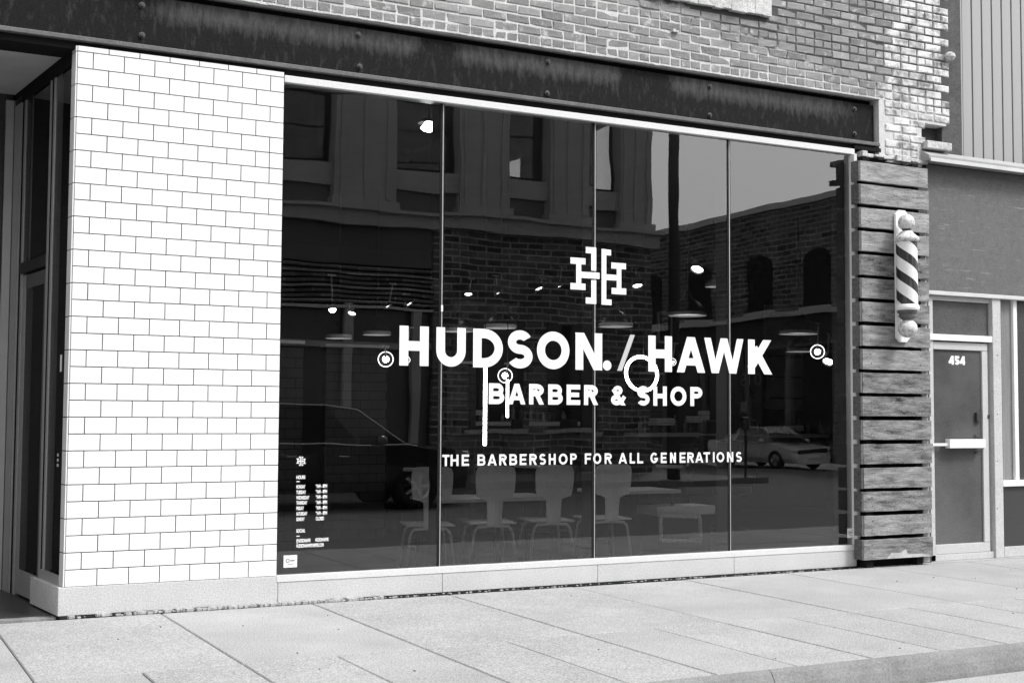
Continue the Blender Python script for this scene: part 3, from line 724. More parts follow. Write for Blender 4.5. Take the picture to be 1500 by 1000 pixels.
bx('rebate', 1448.3, 1455.7, .02, zz(1366,499), M['alu_grey'], DY+.02, DY+.05, par=DR)
bx('bottom_rail', 1368.3, 1447.7, zz(1366,812), zz(1366,798), M['alu_door'], par=DR)
bx('threshold', 1361, 1456, .0, zz(1366,812.5), M['alu_door'], DY-.01, DY+.05)
bx('door_panel', 1368.3, 1439, zz(1366,798), zz(1366,511), M['grey_door'], DY+.018, DY+.03, bev=0, par=DR)
yb = DY-.05
bx('push_bar', 1366, 1395, zz(1380,653,yb), zz(1380,649,yb), M['white_paint'], yb, yb+.02, par=DR)
bx('push_plate', 1391, 1443, zz(1410,656,yb), zz(1410,643,yb), M['white_paint'], yb-.02, yb+.04, par=DR)
g = MB(); a = at(1428, 637, DY+.01); b = at(1441, 645, DY-.01); g.tube([tuple(a), tuple(b)], .006); a = at(1428, 663, DY+.01); b = at(1441, 656, DY-.01); g.tube([tuple(a), tuple(b)], .006); g.build('bar_arm', M['dark_metal'], DR)
bx('lock', 1431, 1437.5, zz(1435,617), zz(1435,604), M['dark_metal'], DY-.012, DY+.02, par=DR)
bx('keyhole', 1447, 1450, zz(1448,613), zz(1448,607), M['dark_metal'], DY-.006, DY+.0, par=DR)
for ch, a, b in (('4',1389.5,1397.5),('5',1398,1405.5),('4',1405.8,1413.6)):
    xa, xb = at(a,527,DY+.017).x, at(b,527,DY+.017).x
    letter(ch, xa, xb, zz(1400,534), zz(1400,521), .026, DY+.0175, M['vinyl'], DR, name='digit')
# display window at the far right
bx('window_reveal', 1468.3, 1486, zz(1475,703), zz(1475,434), mat('reflecting_reveal', .22, .3, .3, 6, .1, streak=(9,1,.3)), DY+.03, DY+.06)
bx('window_mullion', 1486.5, 1492, zz(1475,703), zz(1475,434), M['white_paint'], DY, DY+.06)
bx('display_glass', 1492.3, 1900, zz(1475,703), zz(1475,434), M['dark_panel'], DY+.03, DY+.05)
bx('low_rail', 1468.3, 1900, zz(1475,712), zz(1475,703.2), M['white_paint'], DY-.02, DY+.06)
bx('spandrel_panel', 1468.3, 1900, zz(1475,800), zz(1475,712.2), M['dark_panel'], DY+.01, DY+.04)
bx('base_rail', 1468.3, 1900, .0, zz(1475,800.2), M['alu_door'], DY-.01, DY+.06)
scr = MB(); scr.lathe([(.001,-.003),(.006,-.002),(.006,.002)], n=6, axis='y'); sme = scr.mesh('screw', M['dark_metal'])
for py in (520, 606, 675, 744): 
    p = at(1461, py, DY-.031); inst('screw', sme, NB, tuple(p)); 
g = MB(); g.box(9.1, 14, .2, .3, 0, 2.6); g.build('back_wall', M['b1dark'], NB)

# ------------------------------------------------------------------ recessed doorway on the left
e = Vector((-.12, .99, 0)).normalized(); en = Vector((-e.y, e.x, 0))      # along the splayed side, and its normal towards the doorway
P0 = Vector((1.372, 0, 0))
EN = thing('recessed_doorway', 'recessed entrance with aluminium side window and glass door left of the tiles', 'doorway')
def sb(name, t0, t1, z0, z1, d0, d1, mt, par=None, bev=0):      # box along the splay; d measured from the splay line away from the doorway
    g = MB(); c = P0+e*((t0+t1)/2)-en*((d0+d1)/2); g.obox((c.x, c.y, (z0+z1)/2), e*((t1-t0)/2), en*((d1-d0)/2), (0,0,(z1-z0)/2))
    return g.build(name, mt, par or EN, bevel=bev)
sb('sill_frame', .105, .59, .200, .262, -.008, .06, M['alu_grey'])
sb('frame_post', .105, .125, .263, 3.70, .002, .06, M['gasket'])
sb('side_pane', .126, .504, .263, 3.70, .004, .014, M['glass2'])
sb('frame_post', .505, .545, .263, 3.70, -.002, .06, M['alu_grey'])
sb('frame_post', .60, .64, .0, 3.70, -.003, .06, M['alu_grey'])
sb('frame_gap', .546, .599, .21, 3.70, .002, .05, M['gasket'])
sb('transom_pane', .641, 1.309, 2.47, 3.70, .004, .014, M['glass2'])
sb('transom_bar', .64, 1.36, 2.38, 2.46, -.01, .06, M['dark_metal'])
sb('head_bar', .10, 1.60, 3.701, 3.80, -.012, .06, M['gasket'])
sb('pane_bead', 1.12, 1.14, 2.47, 3.70, .001, .0038, M['fin'])
sb('frame_post', 1.31, 1.36, .0, 3.70, -.002, .06, M['alu_grey'])
sb('corner_post', 1.42, 1.62, .0, 3.75, -.012, .06, M['alu_grey'])
sb('dark_strip', 1.361, 1.419, .0, 3.75, .0, .05, M['gasket'])
GD = thing('glass_door', 'narrow framed glass entrance door inside the recessed doorway', 'door')
sb('stile', .665, .70, .02, 2.36, .004, .045, M['fin'], GD)
sb('stile', 1.20, 1.30, .02, 2.36, .003, .045, M['alu_grey'], GD)
sb('bottom_rail', .701, 1.199, .02, .20, .003, .045, M['alu_grey'], GD)
sb('top_rail', .701, 1.199, 2.26, 2.36, .003, .045, M['fin'], GD)
sb('door_glass', .701, 1.199, .201, 2.259, .005, .015, M['glass2'], GD)
sb('added_dark_sheet', .1, 1.3, .0, 3.78, .065, .09, M['b1dark'])  # dark sheet added behind the side glass to keep the panes dark
# second door across the back and left flank
g = MB(); g.box(-.9, 1.16, 1.661, 1.70, 3.0, 3.85); g.build('back_head', M['dark_room'], EN)
g = MB(); g.box(1.10, 1.16, 1.60, 1.66, 0, 3.75); g.build('back_frame', M['alu_grey'], EN)
g = MB(); g.box(-.9, 1.25, 1.72, 1.74, .0, 3.85); g.build('added_dark_wall', M['b1dark'], EN)  # dark wall added so that the glass before it reads black
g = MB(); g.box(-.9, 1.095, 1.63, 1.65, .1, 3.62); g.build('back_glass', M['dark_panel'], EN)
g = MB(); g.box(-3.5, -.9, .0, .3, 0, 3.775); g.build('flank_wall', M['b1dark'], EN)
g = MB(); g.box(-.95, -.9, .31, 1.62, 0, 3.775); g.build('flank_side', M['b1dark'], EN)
g = MB(); g.box(-3.5, 2.8, .30, 1.62, 3.80, 3.84); g.build('soffit', M['soffit'], EN)
g = MB(); g.box(-.9, 1.33, .03, 1.62, -.028, .0015); 
tag(g.build('doorway_floor', mat('stained_doorway_concrete', .20, .9, .55, 7, .2, 120, .4, 60)), kind='structure')
for px, py0, py1 in ((84, 522, 545),):
    p = at(84, 534, .3); sb('notice', .20, .235, p.z-.05, p.z+.065, .0015, .0035, M['sticker'])
for k, dz in enumerate((0, .035, .07)):
    sb('label_print', .22, .25, .98+dz, 1.0+dz, .0015, .0035, M['vinyl_grey'])

# ------------------------------------------------------------------ interior of the barbershop
IN = bpy.data.objects.new('interior_shell', None); COL.objects.link(IN); IN['kind'] = 'structure'
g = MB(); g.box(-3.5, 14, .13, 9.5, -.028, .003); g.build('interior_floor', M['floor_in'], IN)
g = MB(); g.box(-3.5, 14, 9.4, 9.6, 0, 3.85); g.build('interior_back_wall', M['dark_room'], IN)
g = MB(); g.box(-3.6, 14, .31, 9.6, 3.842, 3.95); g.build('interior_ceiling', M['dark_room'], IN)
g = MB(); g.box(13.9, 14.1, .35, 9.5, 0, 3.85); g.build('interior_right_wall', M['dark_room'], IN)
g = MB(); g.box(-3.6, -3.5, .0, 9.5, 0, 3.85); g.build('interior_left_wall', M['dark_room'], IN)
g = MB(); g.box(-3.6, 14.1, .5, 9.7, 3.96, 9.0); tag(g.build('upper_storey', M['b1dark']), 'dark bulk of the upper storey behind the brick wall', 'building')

# block-built partitions with pale caps
def partition(px0, px1, pytop, Y, label):
    a, b = at(px0, pytop, Y), at(px1, pytop, Y); T = thing('block_partition', label, 'partition', group='low partitions between the barber stations')
    g = MB(); g.box(a.x-.01, b.x+.01, Y-.01, Y+.16, a.z, a.z+.03); g.build('cap', M['cap'], T)
    g = MB(); g.box(a.x+.004, b.x-.004, Y+.004, Y+.15, 0, a.z-.001); g.build('core', M['gasket'], T)
    g = MB(); z = 0.; c = 0
    while z < a.z-.05:
        x = a.x-(.1 if c % 2 else 0)
        while x < b.x:
            xa, xb = max(x, a.x), min(x+.2, b.x)
            if xb-xa > .03: g.box(xa+.003, xb-.003, Y, Y+.01, z+.003, min(z+.1, a.z)-.003)
            x += .2
        z += .1; c += 1
    tag(g.build('blocks', M['block'], T), kind='stuff')
partition(405, 445, 502, 3.4, 'short pale-capped block partition at the left end of the window, nearest the tiles')
partition(478, 568, 507, 4.4, 'wider block partition behind the left pane, below the pendant lamps')
partition(655, 698, 532, 4.4, 'block partition seen under the U of the name')
partition(775, 815, 496, 5.4, 'block partition behind the O of the name')
partition(938, 972, 548, 5.4, 'block partition seen through the ring light')

# plywood chairs along the window
def make_chair():
    T = thing('plywood_chair', 'plywood cafe chair', 'chair', group='plywood chairs lined up inside the window')
    # broad back narrowing to a stem
    def shell(prof, y_of, name, th=.012):
        g = MB(); n = len(prof)
        L = []
        for w, z in prof: L.append([(-w, y_of(z), z), (-w*.5, y_of(z)+.012, z), (0, y_of(z)+.018, z), (w*.5, y_of(z)+.012, z), (w, y_of(z), z)])
        for off in (0, th):
            base = len(g.v)
            for r in L: g.v += [(p[0], p[1]+off, p[2]) for p in r]
            for k in range(n-1):
                for q in range(4):
                    f = (base+k*5+q, base+k*5+q+1, base+k*5+q+6, base+k*5+q+5); g.f.append(f if off == 0 else f[::-1]); g.m.append(0)
        for k in range(n-1):
            a = k*5; o5 = 5*n
            g.f.append((a, a+5, o5+a+5, o5+a)); g.f.append((a+4, o5+a+4, o5+a+9, a+9)); g.m += [0, 0]
        g.f.append((0, o5, o5+1, 1)); g.m.append(0)
        return g.build(name, M['ply'], T, smooth=False)
    yo = lambda z: -.02-(z-.44)*.10
    shell([(.062,.44),(.062,.55),(.068,.64),(.10,.655),(.150,.668),(.162,.72),(.168,.80),(.168,.87),(.155,.91),(.125,.925)], yo, 'backrest')
    g = MB(); g.box(-.20, .20, .0, .40, .445, .46); g.build('seat', M['ply'], T, bevel=.008)
    for y in (.02, .36):
        pts = [(-.21, y-.03 if y < .1 else y+.05, .0), (-.165, y, .36), (-.155, y, .40), (-.13, y, .425), (.0, y, .432), (.13, y, .425), (.155, y, .40), (.165, y, .36), (.21, y-.03 if y < .1 else y+.05, .0)]
        g = MB(); g.tube(pts, .0125, 8); g.build('leg_hoop', M['chrome'], T, smooth=True)
    return T
labs = ['plywood chair half hidden by the first mullion from the left', 'plywood chair just right of the first mullion',
        'plywood chair between the first two mullions, nearer the second', 'plywood chair right behind the second mullion']
proto = make_chair()
for k, (px, rz) in enumerate(((630, .25), (722, .22), (808, .2), (893, .15))):
    p = at(px, 720, .62); c = proto if k == 0 else copy_tree(proto)
    c.location = (p.x, .60, .003); c.rotation_euler = (0, 0, -rz); c['label'] = labs[k]
# low tables beyond the chairs
def table(px, Y, w, d, h, label):
    T = thing('low_table', label, 'table', (at(px, 750, Y).x, Y+d/2, .003), group='low tables beyond the plywood chairs')
    g = MB(); g.box(-w/2, w/2, -d/2, d/2, h-.03, h); g.build('tabletop', M['table_in'], T, bevel=.004)
    for sx in (-1, 1):
        for sy in (-1, 1): g = MB(); g.tube([(sx*(w/2-.05), sy*(d/2-.05), 0), (sx*(w/2-.06), sy*(d/2-.06), h-.03)], .015); g.build('leg', M['dark_metal'], T)
table(690, 1.0, .62, .6, .63, 'low table behind the second plywood chair')
table(775, 1.0, .62, .6, .63, 'low table behind the third plywood chair')
table(945, 1.05, .8, .55, .66, 'low table right of the last plywood chair')
# pale bench top and ornate framed board
BT = thing('counter', 'pale counter shelf low behind the third pane', 'counter')
a, b = at(963, 738, .9), at(1048, 753, .9); g = MB(); g.box(a.x, b.x, .9, 1.25, b.z+.005, a.z-.03); g.build('slab', mat('pale_slab', .88, .5, .1), BT, bevel=.004)
g = MB(); g.box(a.x+.03, b.x-.03, .94, 1.22, 0, b.z); g.build('cabinet', M['shade'], BT)
a, b = at(968, 757, .7), at(1026, 790, .7)
FB = thing('framed_board', 'dark board in an ornate pale frame leaning under the counter', 'picture frame', ((a.x+b.x)/2, .7, b.z))
fw, fh = b.x-a.x, a.z-b.z
g = MB(); g.box(-fw/2+.02, fw/2-.02, 0, .01, .02, fh-.02); g.build('board', M['shade'], FB)
for nm, pts in (('frame_side', [(-fw/2,0),(-fw/2,fh)]), ('frame_side', [(fw/2,0),(fw/2,fh)]), ('frame_rail', [(-fw/2,0),(fw/2,0)]), ('frame_rail', [(-fw/2,fh),(fw/2,fh)])):
    g = MB(); (xa, za_), (xb, zb3) = pts; n = 18
    P = [(xa+(xb-xa)*k/n, -.004, za_+(zb3-za_)*k/n) for k in range(n+1)]
    g.tube(P, [.011+.010*abs(math.sin(k*1.3)) for k in range(n+1)], 6); g.build(nm, M['white_paint'], FB)
FB.rotation_euler = (-.12, .05, 0)

# barber chairs
def barber_chair(px, Y, rz, label):
    T = thing('barber_chair', label, 'barber chair', (at(px, 700, Y).x, Y, .003), rz, group='barber chairs in a row')
    g = MB(); g.lathe([(.001,0),(.28,0),(.28,.03),(.06,.06),(.05,.4),(.12,.42)], n=20); g.build('pedestal', M['dark_metal'], T, smooth=True)
    g = MB(); g.box(-.25, .25, -.22, .28, .42, .56); g.build('seat', M['leather'], T, bevel=.03)
    g = MB(); g.obox((0, -.27, .82), (.24,0,0), (0,.05,.01), (0,-.06,.30)); g.build('backrest', M['leather'], T, bevel=.03)
    g = MB(); g.obox((0, -.35, 1.22), (.12,0,0), (0,.04,0), (0,-.01,.08)); g.build('headrest', M['leather'], T, bevel=.02)
    for s in (-1, 1):
        g = MB(); g.box(s*.29-.035, s*.29+.035, -.2, .2, .74, .78); o = g.build('armrest', M['rim'], T, bevel=.01)
        g = MB(); g.box(s*.29-.02, s*.29+.02, -.1, .1, .5, .735); g.build('arm_support', M['leather'], o)
    g = MB(); g.obox((0, .45, .2), (.18,0,0), (0,.02,.1), (0,.1,-.02)); g.build('footrest', M['dark_metal'], T)
barber_chair(1005, 3.6, .3, 'black barber chair behind the third pane, nearer the second mullion')
barber_chair(1062, 3.6, .3, 'black barber chair beside the third mullion')
barber_chair(800, 4.2, .3, 'black barber chair seen above the third plywood chair')
barber_chair(730, 4.6, .3, 'black barber chair seen above the second plywood chair')
barber_chair(640, 3.8, .4, 'black barber chair farthest left, behind the first mullion')

# back bar ledges with bottles
ORD = 'first second third fourth fifth sixth seventh eighth ninth tenth eleventh twelfth thirteenth fourteenth fifteenth sixteenth'.split()
def ledge(px0, px1, py, Y, label, n):
    T = thing('back_bar', label, 'shelf'); a, b = at(px0, py, Y), at(px1, py, Y); zt = a.z
    g = MB(); g.box(a.x, b.x, Y, Y+.35, zt-.05, zt); g.build('ledge', M['cap'], T, bevel=.004)
    g = MB(); g.box(a.x+.05, b.x-.05, Y+.05, Y+.35, .003, zt-.051); g.build('cabinet', M['dark_room'], T)
    for k in range(n):
        x = a.x+.06+(b.x-a.x-.12)*(k+random.uniform(-.3,.3)+.5)/n; h = random.uniform(.09, .24); r = random.uniform(.018, .035)
        g = MB(); g.lathe([(.001,0),(r,0),(r,h*.65),(r*.4,h*.78),(r*.4,h),(.001,h)], n=10)
        B = g.build('bottle', M['bottle'], smooth=True, loc=(x, Y+random.uniform(.06,.25), zt))
        B['label'] = ('tall ' if h > .17 else 'short ')+('wide ' if r > .026 else 'slim ')+'grooming bottle, '+ORD[k]+' from the left on the '+label; B['category'] = 'bottle'; B['group'] = 'bottles on the '+label
ledge(655, 850, 617, 5.0, 'back bar in the second pane', 16)
ledge(935, 1062, 634, 5.0, 'back bar in the third pane', 12)
ledge(1085, 1215, 636, 6.2, 'back bar in the fourth pane', 12)
def towels(px0, px1, py0, py1, Y, label):
    a, b = at(px0, py0, Y), at(px1, py1, Y); T = thing('towel_stack', label, 'towels'); n = 3
    for k in range(n):
        h = (a.z-b.z)/n; g = MB(); g.box(a.x+random.uniform(0,.012), b.x-random.uniform(0,.012), Y, Y+.2, b.z+k*h+.002, b.z+(k+1)*h-.002); g.build('towel', M['towel'], T, bevel=.008)
M['towel'] = mat('pale_towel', .8, .9, .1)
towels(962, 990, 612, 623, 5.0, 'wide pale towel stack on the back bar under the ring light')
towels(1017, 1031, 609, 619, 5.0, 'small pale towel stack under the letter P of SHOP')
towels(1035, 1041, 601, 622, 5.0, 'narrow upright pale bundle right of the letter P of SHOP')
towels(692, 708, 600, 608, 5.0, 'pale towel stack behind the long vertical lit tube')
towels(1160, 1178, 623, 631, 6.2, 'pale towel stack on the back bar in the fourth pane')
# mirrors and pictures
def frame(name, px0, py0, px1, py1, Y, label, cat, face, fr):
    T = thing(name, label, cat); a, b = at(px0, py0, Y), at(px1, py1, Y); t = .03
    g = MB(); g.box(a.x+t, b.x-t, Y+.005, Y+.02, b.z+t, a.z-t); g.build('face', face, T)
    g = MB(); g.box(a.x, b.x, Y, Y+.03, a.z-t, a.z); g.box(a.x, b.x, Y, Y+.03, b.z, b.z+t); g.box(a.x, a.x+t, Y, Y+.03, b.z+t, a.z-t); g.box(b.x-t, b.x, Y, Y+.03, b.z+t, a.z-t); g.build('frame', fr, T)
    return T, a, b
T, a, b = frame('framed_picture', 964, 456, 985, 503, 5.5, 'framed picture of a figure hanging above the H of HAWK', 'picture', M['shade'], M['cap'])
g = MB(); cx_, cz_ = (a.x+b.x)/2, (a.z+b.z)/2; s_ = (a.z-b.z)
g.prism([(cx_-.09*s_,b.z+.05), (cx_+.10*s_,b.z+.05), (cx_+.08*s_,cz_), (cx_+.02*s_,cz_+.12*s_), (cx_-.05*s_,cz_+.10*s_)], 5.494, 5.503); ball(g, (cx_-.01*s_, 5.50, cz_+.2*s_), .055*s_, 12, 8); g.build('printed_figure', M['block'], T)
frame('station_mirror', 992, 462, 1040, 560, 5.5, 'large mirror right of the framed picture', 'mirror', M['shade'], M['shade'])
frame('station_mirror', 700, 500, 760, 600, 5.5, 'mirror over the back bar behind the second pane', 'mirror', M['dark_room'], M['shade'])
frame('station_mirror', 790, 520, 850, 600, 5.8, 'mirror over the right part of the back bar', 'mirror', M['dark_room'], M['shade'])
frame('notice_board', 1082, 585, 1096, 606, 5.8, 'small pale notice below the W of HAWK', 'notice', M['table_in'], M['shade'])

# pendant lamps
def pendant(px, py, wpx, Y, label, pale=False):
    p = at(px, py, Y); d = at(px+wpx/2, py, Y).x-p.x
    T = thing('pendant_lamp', label, 'pendant lamp', (p.x, Y, p.z), group='dome pendant lamps')
    g = MB(); g.lathe([(d*.98,.0),(d*.92,d*.25),(d*.7,d*.55),(d*.35,d*.78),(d*.2,d*.9),(d*.18,d*1.15),(.01,d*1.18)], n=24); g.build('shade', M['cap'] if pale else M['shade'], T, smooth=True)
    g = MB(); g.lathe([(d,-.02),(d*1.03,0),(d,.02),(d*.97,0),(d,-.02)], n=24); g.build('rim', M['rim'], T)
    g = MB(); g.lathe([(.0005,.01),(d*.95,.004)], n=24); g.build('lit_opening', M['lamp_dim'], T)
    g = MB(); g.tube([(0,0,d*1.15), (0,0,3.84-p.z)], .008, 6); g.build('cord', M['dark_metal'], T)
pendant(496, 493, 36, 4.0, 'dome pendant lamp leftmost of all, below the lit disc lamp')
pendant(552, 488, 38, 4.6, 'dome pendant lamp left of the first H of the name')
pendant(672, 483, 40, 4.0, 'dome pendant lamp above the U of the name')
pendant(733, 478, 42, 3.6, 'dome pendant lamp above the D and S of the name')
pendant(902, 476, 42, 3.6, 'dome pendant lamp just below the emblem')
pendant(1007, 460, 46, 4.4, 'dome pendant lamp right of the framed picture')
pendant(1046, 418, 22, 4.4, 'small pale pendant lamp high behind the third pane', True)
pendant(1170, 487, 44, 3.8, 'large dome pendant lamp upper of the pair above the last K')
pendant(1173, 513, 34, 5.4, 'smaller dome pendant lamp lower of the pair right of the last K')
T = thing('wall_board', 'pale grey board on the back wall behind the fourth pane', 'board'); a, b = at(1122, 446, 7.5), at(1212, 600, 7.5)
g = MB(); g.box(a.x, b.x, 7.5, 7.56, b.z, a.z); g.build('panel', mat('pale_wall_board', .45, .8, .25, 2), T)
for k in range(5): g = MB(); z = b.z+(a.z-b.z)*(k+.5)/5; g.box(a.x+.05, b.x-.05, 7.46, 7.495, z, z+.03); g.build('shelf_strip', M['shade'], T)
T = thing('wall_board', 'grey board on the back wall behind the second pane, left of the emblem', 'board'); a, b = at(665, 440, 7.0), at(757, 600, 7.0)
g = MB(); g.box(a.x, b.x, 7.0, 7.06, b.z, a.z); g.build('panel', mat('grey_wall_board', .26, .8, .4, 3), T)
# track spotlights
def spot(px, py, rpx, Y, kind, label, ang=0):
    p = at(px, py, Y); r = abs(at(px+rpx, py, Y).x-p.x)
    T = thing('track_spotlight', label, 'spotlight', tuple(p), group='track spotlights in the dark shop')
    H_ = bpy.data.objects.new
    # head axis (local +z points to where the light shines)
    if kind == 'face': d = (CAM-p).normalized()
    elif kind == 'down': d = Vector((math.sin(ang)*.8, -.42, -1)).normalized()
    else: d = Vector((math.sin(ang), -.25, -math.cos(ang))).normalized()
    q = d.to_track_quat('Z', 'Y').to_euler()
    g = MB(); g.lathe([(r*.9,-r*.55),(r*.97,0),(r,0),(r*1.02,-r*.3),(r*.98,-r*1.6),(r*.7,-r*2.0),(.001,-r*2.05)], n=24); h = g.build('head', M['shade'], T, smooth=True); h.rotation_euler = q
    if kind == 'face':
        g = MB(); g.lathe([(r*.91,.002),(r,.004),(r*1.02,0)], n=28); o = g.build('lit_ring', M['lamp_soft'], h)
        g = MB(); g.lathe([(.0005,.0),(r*.38,.0),(r*.43,-.01)], n=24); g.build('bulb', M['lamp'], h)
        g = MB(); g.lathe([(r*.91,.001),(r*.43,-r*.3)], n=24); g.build('reflector', M['gasket'], h)
    else:
        g = MB(); ball(g, (0,0,-r*.15 if kind == 'full' else -r*.5), r*.86, 20, 10, 1 if kind == 'full' else .45); g.build('bulb', M['lamp'], h)
    g = MB(); hs = random.uniform(.10, .36); tl = random.uniform(-.05,.05); g.tube([(0,0,.0),(tl,0,hs)], .009, 6); g.tube([(tl+.05,.02,hs),(tl-.05,-.02,hs)], .010, 6); g.build('stem', M['alu_grey'], T)
spot(487, 453.5, 6, 3.0, 'full', 'round lit spotlight leftmost in the row behind the left pane', .0)
T0 = [x for x in bpy.data.objects if x.name.startswith('bulb')]
spot(515, 460, 6, 3.2, 'down', 'spotlight crescent just right of the leftmost lit disc', -.6)
spot(569, 449, 6, 3.4, 'down', 'spotlight crescent above the gap between the two left pendants', 1.0)
spot(600, 446, 7, 3.4, 'down', 'tilted lit spotlight above the first H of the name', .9)
spot(686, 432, 5.5, 3.8, 'down', 'spotlight crescent above the U of the name', -.2)
spot(730, 430, 6, 3.8, 'down', 'lit spotlight above the pendant between D and S', .9)
spot(790, 424, 6, 4.2, 'down', 'spotlight crescent left of the emblem', .3)
spot(820, 420, 5, 4.2, 'down', 'spotlight crescent touching the left side of the emblem', .8)
spot(934, 420, 7, 4.0, 'down', 'spotlight crescent right of the emblem', -.1)
spot(1021, 396, 8, 3.0, 'down', 'bright tilted spotlight by the pale pendant high in the third pane', -.9)
spot(565, 526, 10.5, 3.0, 'face', 'ring-shaped lit spotlight left of the first H')
spot(740, 550, 9.5, 3.0, 'face', 'ring-shaped lit spotlight under the D and S')
spot(1197.5, 515, 8, 3.0, 'face', 'ring-shaped lit spotlight right of the last K')
spot(1213, 531, 7, 3.4, 'down', 'spotlight crescent at the right edge of the window', -1.2)
spot(596, 527, 4.5, 3.0, 'face', 'small lit lamp behind the foot of the first H')
spot(985, 530, 4.5, 3.0, 'face', 'small lit lamp behind the foot of the H of HAWK')
# ceiling lamp
p = at(628, 188, .55); T = thing('ceiling_lamp', 'lit ceiling lamp high behind the upper left pane', 'lamp', tuple(p))
g = MB(); g.lathe([(.001,-.035),(.045,-.02),(.068,0),(.05,.02),(.03,.05),(.001,.055)], n=20); g.build('bulb', M['lamp'], T, smooth=True)
g = MB(); g.tube([(0,0,.05),(0,0,3.84-p.z)], .01, 6); g.build('stem', M['dark_metal'], T)
g = MB(); g.lathe([(.09,.04),(.06,.07),(.001,.075)], n=20); g.build('shade', M['shade'], T, smooth=True)
# vertical light tubes and the big ring light
def vtube(px, py0, py1, Y, r, label):
    a, b = at(px, py0, Y), at(px-(py1-py0)*.005, py1, Y); T = thing('light_tube', label, 'light tube')
    g = MB(); g.tube([(a.x,Y,b.z),(a.x,Y,a.z)], r, 12); g.build('lit_tube', M['lamp'], T, smooth=True)
    g = MB(); g.tube([(a.x,Y,a.z),(a.x,Y,a.z+.03)], r*1.2, 10); g.tube([(a.x,Y,b.z-.03),(a.x,Y,b.z)], r*.7, 10); g.build('end_cap', M['dark_metal'], T)
    g = MB(); g.tube([(a.x,Y,a.z+.03),(a.x,Y,3.84)], .004, 5); g.build('hanger', M['dark_metal'], T)
vtube(711, 530, 652, 2.0, .016, 'long vertical lit tube hanging below the D of the name')
vtube(743.5, 556, 611, 2.0, .012, 'short vertical lit tube below the ring-shaped spotlight')
p = at(940, 547.5, 1.6); T = thing('ring_light', 'large tilted lit ring lamp overlapping the H of HAWK', 'ring light', tuple(p))
g = MB(); R_ = .155; pts = []
for k in range(48):
    A = 2*PI*k/48; u, v = math.cos(A)*R_*1.12, math.sin(A)*R_*.93; c, s = math.cos(-.75), math.sin(-.75); pts.append(((u*c-v*s)*1.3, .06*math.cos(A), (u*s+v*c)*1.03))
g.tube(pts, .0155, 8, closed=True); g.build('lit_ring', M['lamp'], T, smooth=True)
g = MB(); g.tube([(0.02,.0,R_+.01),(0.02,0,3.84-p.z)], .004, 5); g.build('cord', M['dark_metal'], T)

# ------------------------------------------------------------------ across the street (seen mirrored in the glass)
OB = thing('corner_building', 'pale stone corner building with broad upper piers, mirrored in the window', 'building')
CX = 17.39; BY = -17.0; xl = -6.0
def ob(name, x0, x1, z0, z1, y0=BY, y1=BY-.5, mt=None, bev=0):
    g = MB(); g.box(x0, x1, min(y0,y1), max(y0,y1), z0, z1); return g.build(name, mt or M['b1stone'], OB, bevel=bev)
piers = [(16.52,CX),(14.43,15.50),(12.15,13.4),(9.3,10.67),(6.7,7.9),(4.2,5.4),(1.7,2.9),(-.8,.4),(-3.3,-2.1)]
for a, b in piers:
    ob('pier', a, b, 5.78, 10.2, BY-.0, BY-.55); ob('pier_cap', a-.06, b+.06, 5.76, 5.95, BY+.06, BY-.551)
ob('window_sill_band', xl, CX, 6.24, 6.70, BY-.15, BY-.57)
ob('spandrel_band', xl, CX, 5.76, 6.23, BY-.25, BY-.57, mat('opposite_spandrel', .16, .85, .15, 1))
ob('belt_cornice', xl, CX+.12, 5.42, 5.75, BY+.14, BY-.6); ob('cornice_lip', xl, CX+.2, 5.70, 5.77, BY+.26, BY-.6)
ob('parapet', xl, CX, 10.21, 11.6)
# upper windows: frames and panes between the piers
ps = sorted(piers)
for (a0, a1), (b0, b1) in zip(ps, ps[1:]):
    f = MB(); f.box(a1, b0, BY-.44, BY-.38, 6.71, 6.80); f.box(a1, a1+.06, BY-.44, BY-.38, 6.80, 10.2); f.box(b0-.06, b0, BY-.44, BY-.38, 6.80, 10.2)
    W_ = f.build('upper_window', M['b1dark'], OB)
    g = MB(); g.box(a1+.06, b0-.06, BY-.42, BY-.41, 6.80, 10.2); g.build('pane', M['glass2'], W_)
# side wall along the side street, with window openings that let the sky show through
sy = [BY-.551, -18.62, -19.72, -23.9, -24.95, -32]
for a, b in ((sy[0],sy[1]),(sy[2],sy[3]),(sy[4],sy[5])): ob('side_wall', CX-.12, CX, 5.76, 11.6, b, a)
ob('side_wall', CX-.12, CX, 5.76, 6.55, sy[2], sy[1]); ob('side_wall', CX-.12, CX, 8.75, 11.6, sy[2], sy[1])
ob('side_wall', CX-.12, CX, 5.76, 8.0, sy[4], sy[3]); ob('side_wall', CX-.12, CX, 8.72, 11.6, sy[4], sy[3])
ob('upper_floor', xl, CX-.4, 5.2, 5.41, -32, BY-.6, M['b1dark']); ob('back_wall', xl, CX-.01, 0, 11.6, -32.3, -32.01, M['b1dark']); ob('roof', xl, CX-.01, 10.3, 10.5, -32, BY-.56, M['b1dark']); ob('left_wall', xl-.3, xl, 0, 11.6, -32, BY, M['b1stone'])
ob('inner_wall', 9.0, 9.2, 5.42, 10.25, -31.9, BY-1, M['b1dark'])
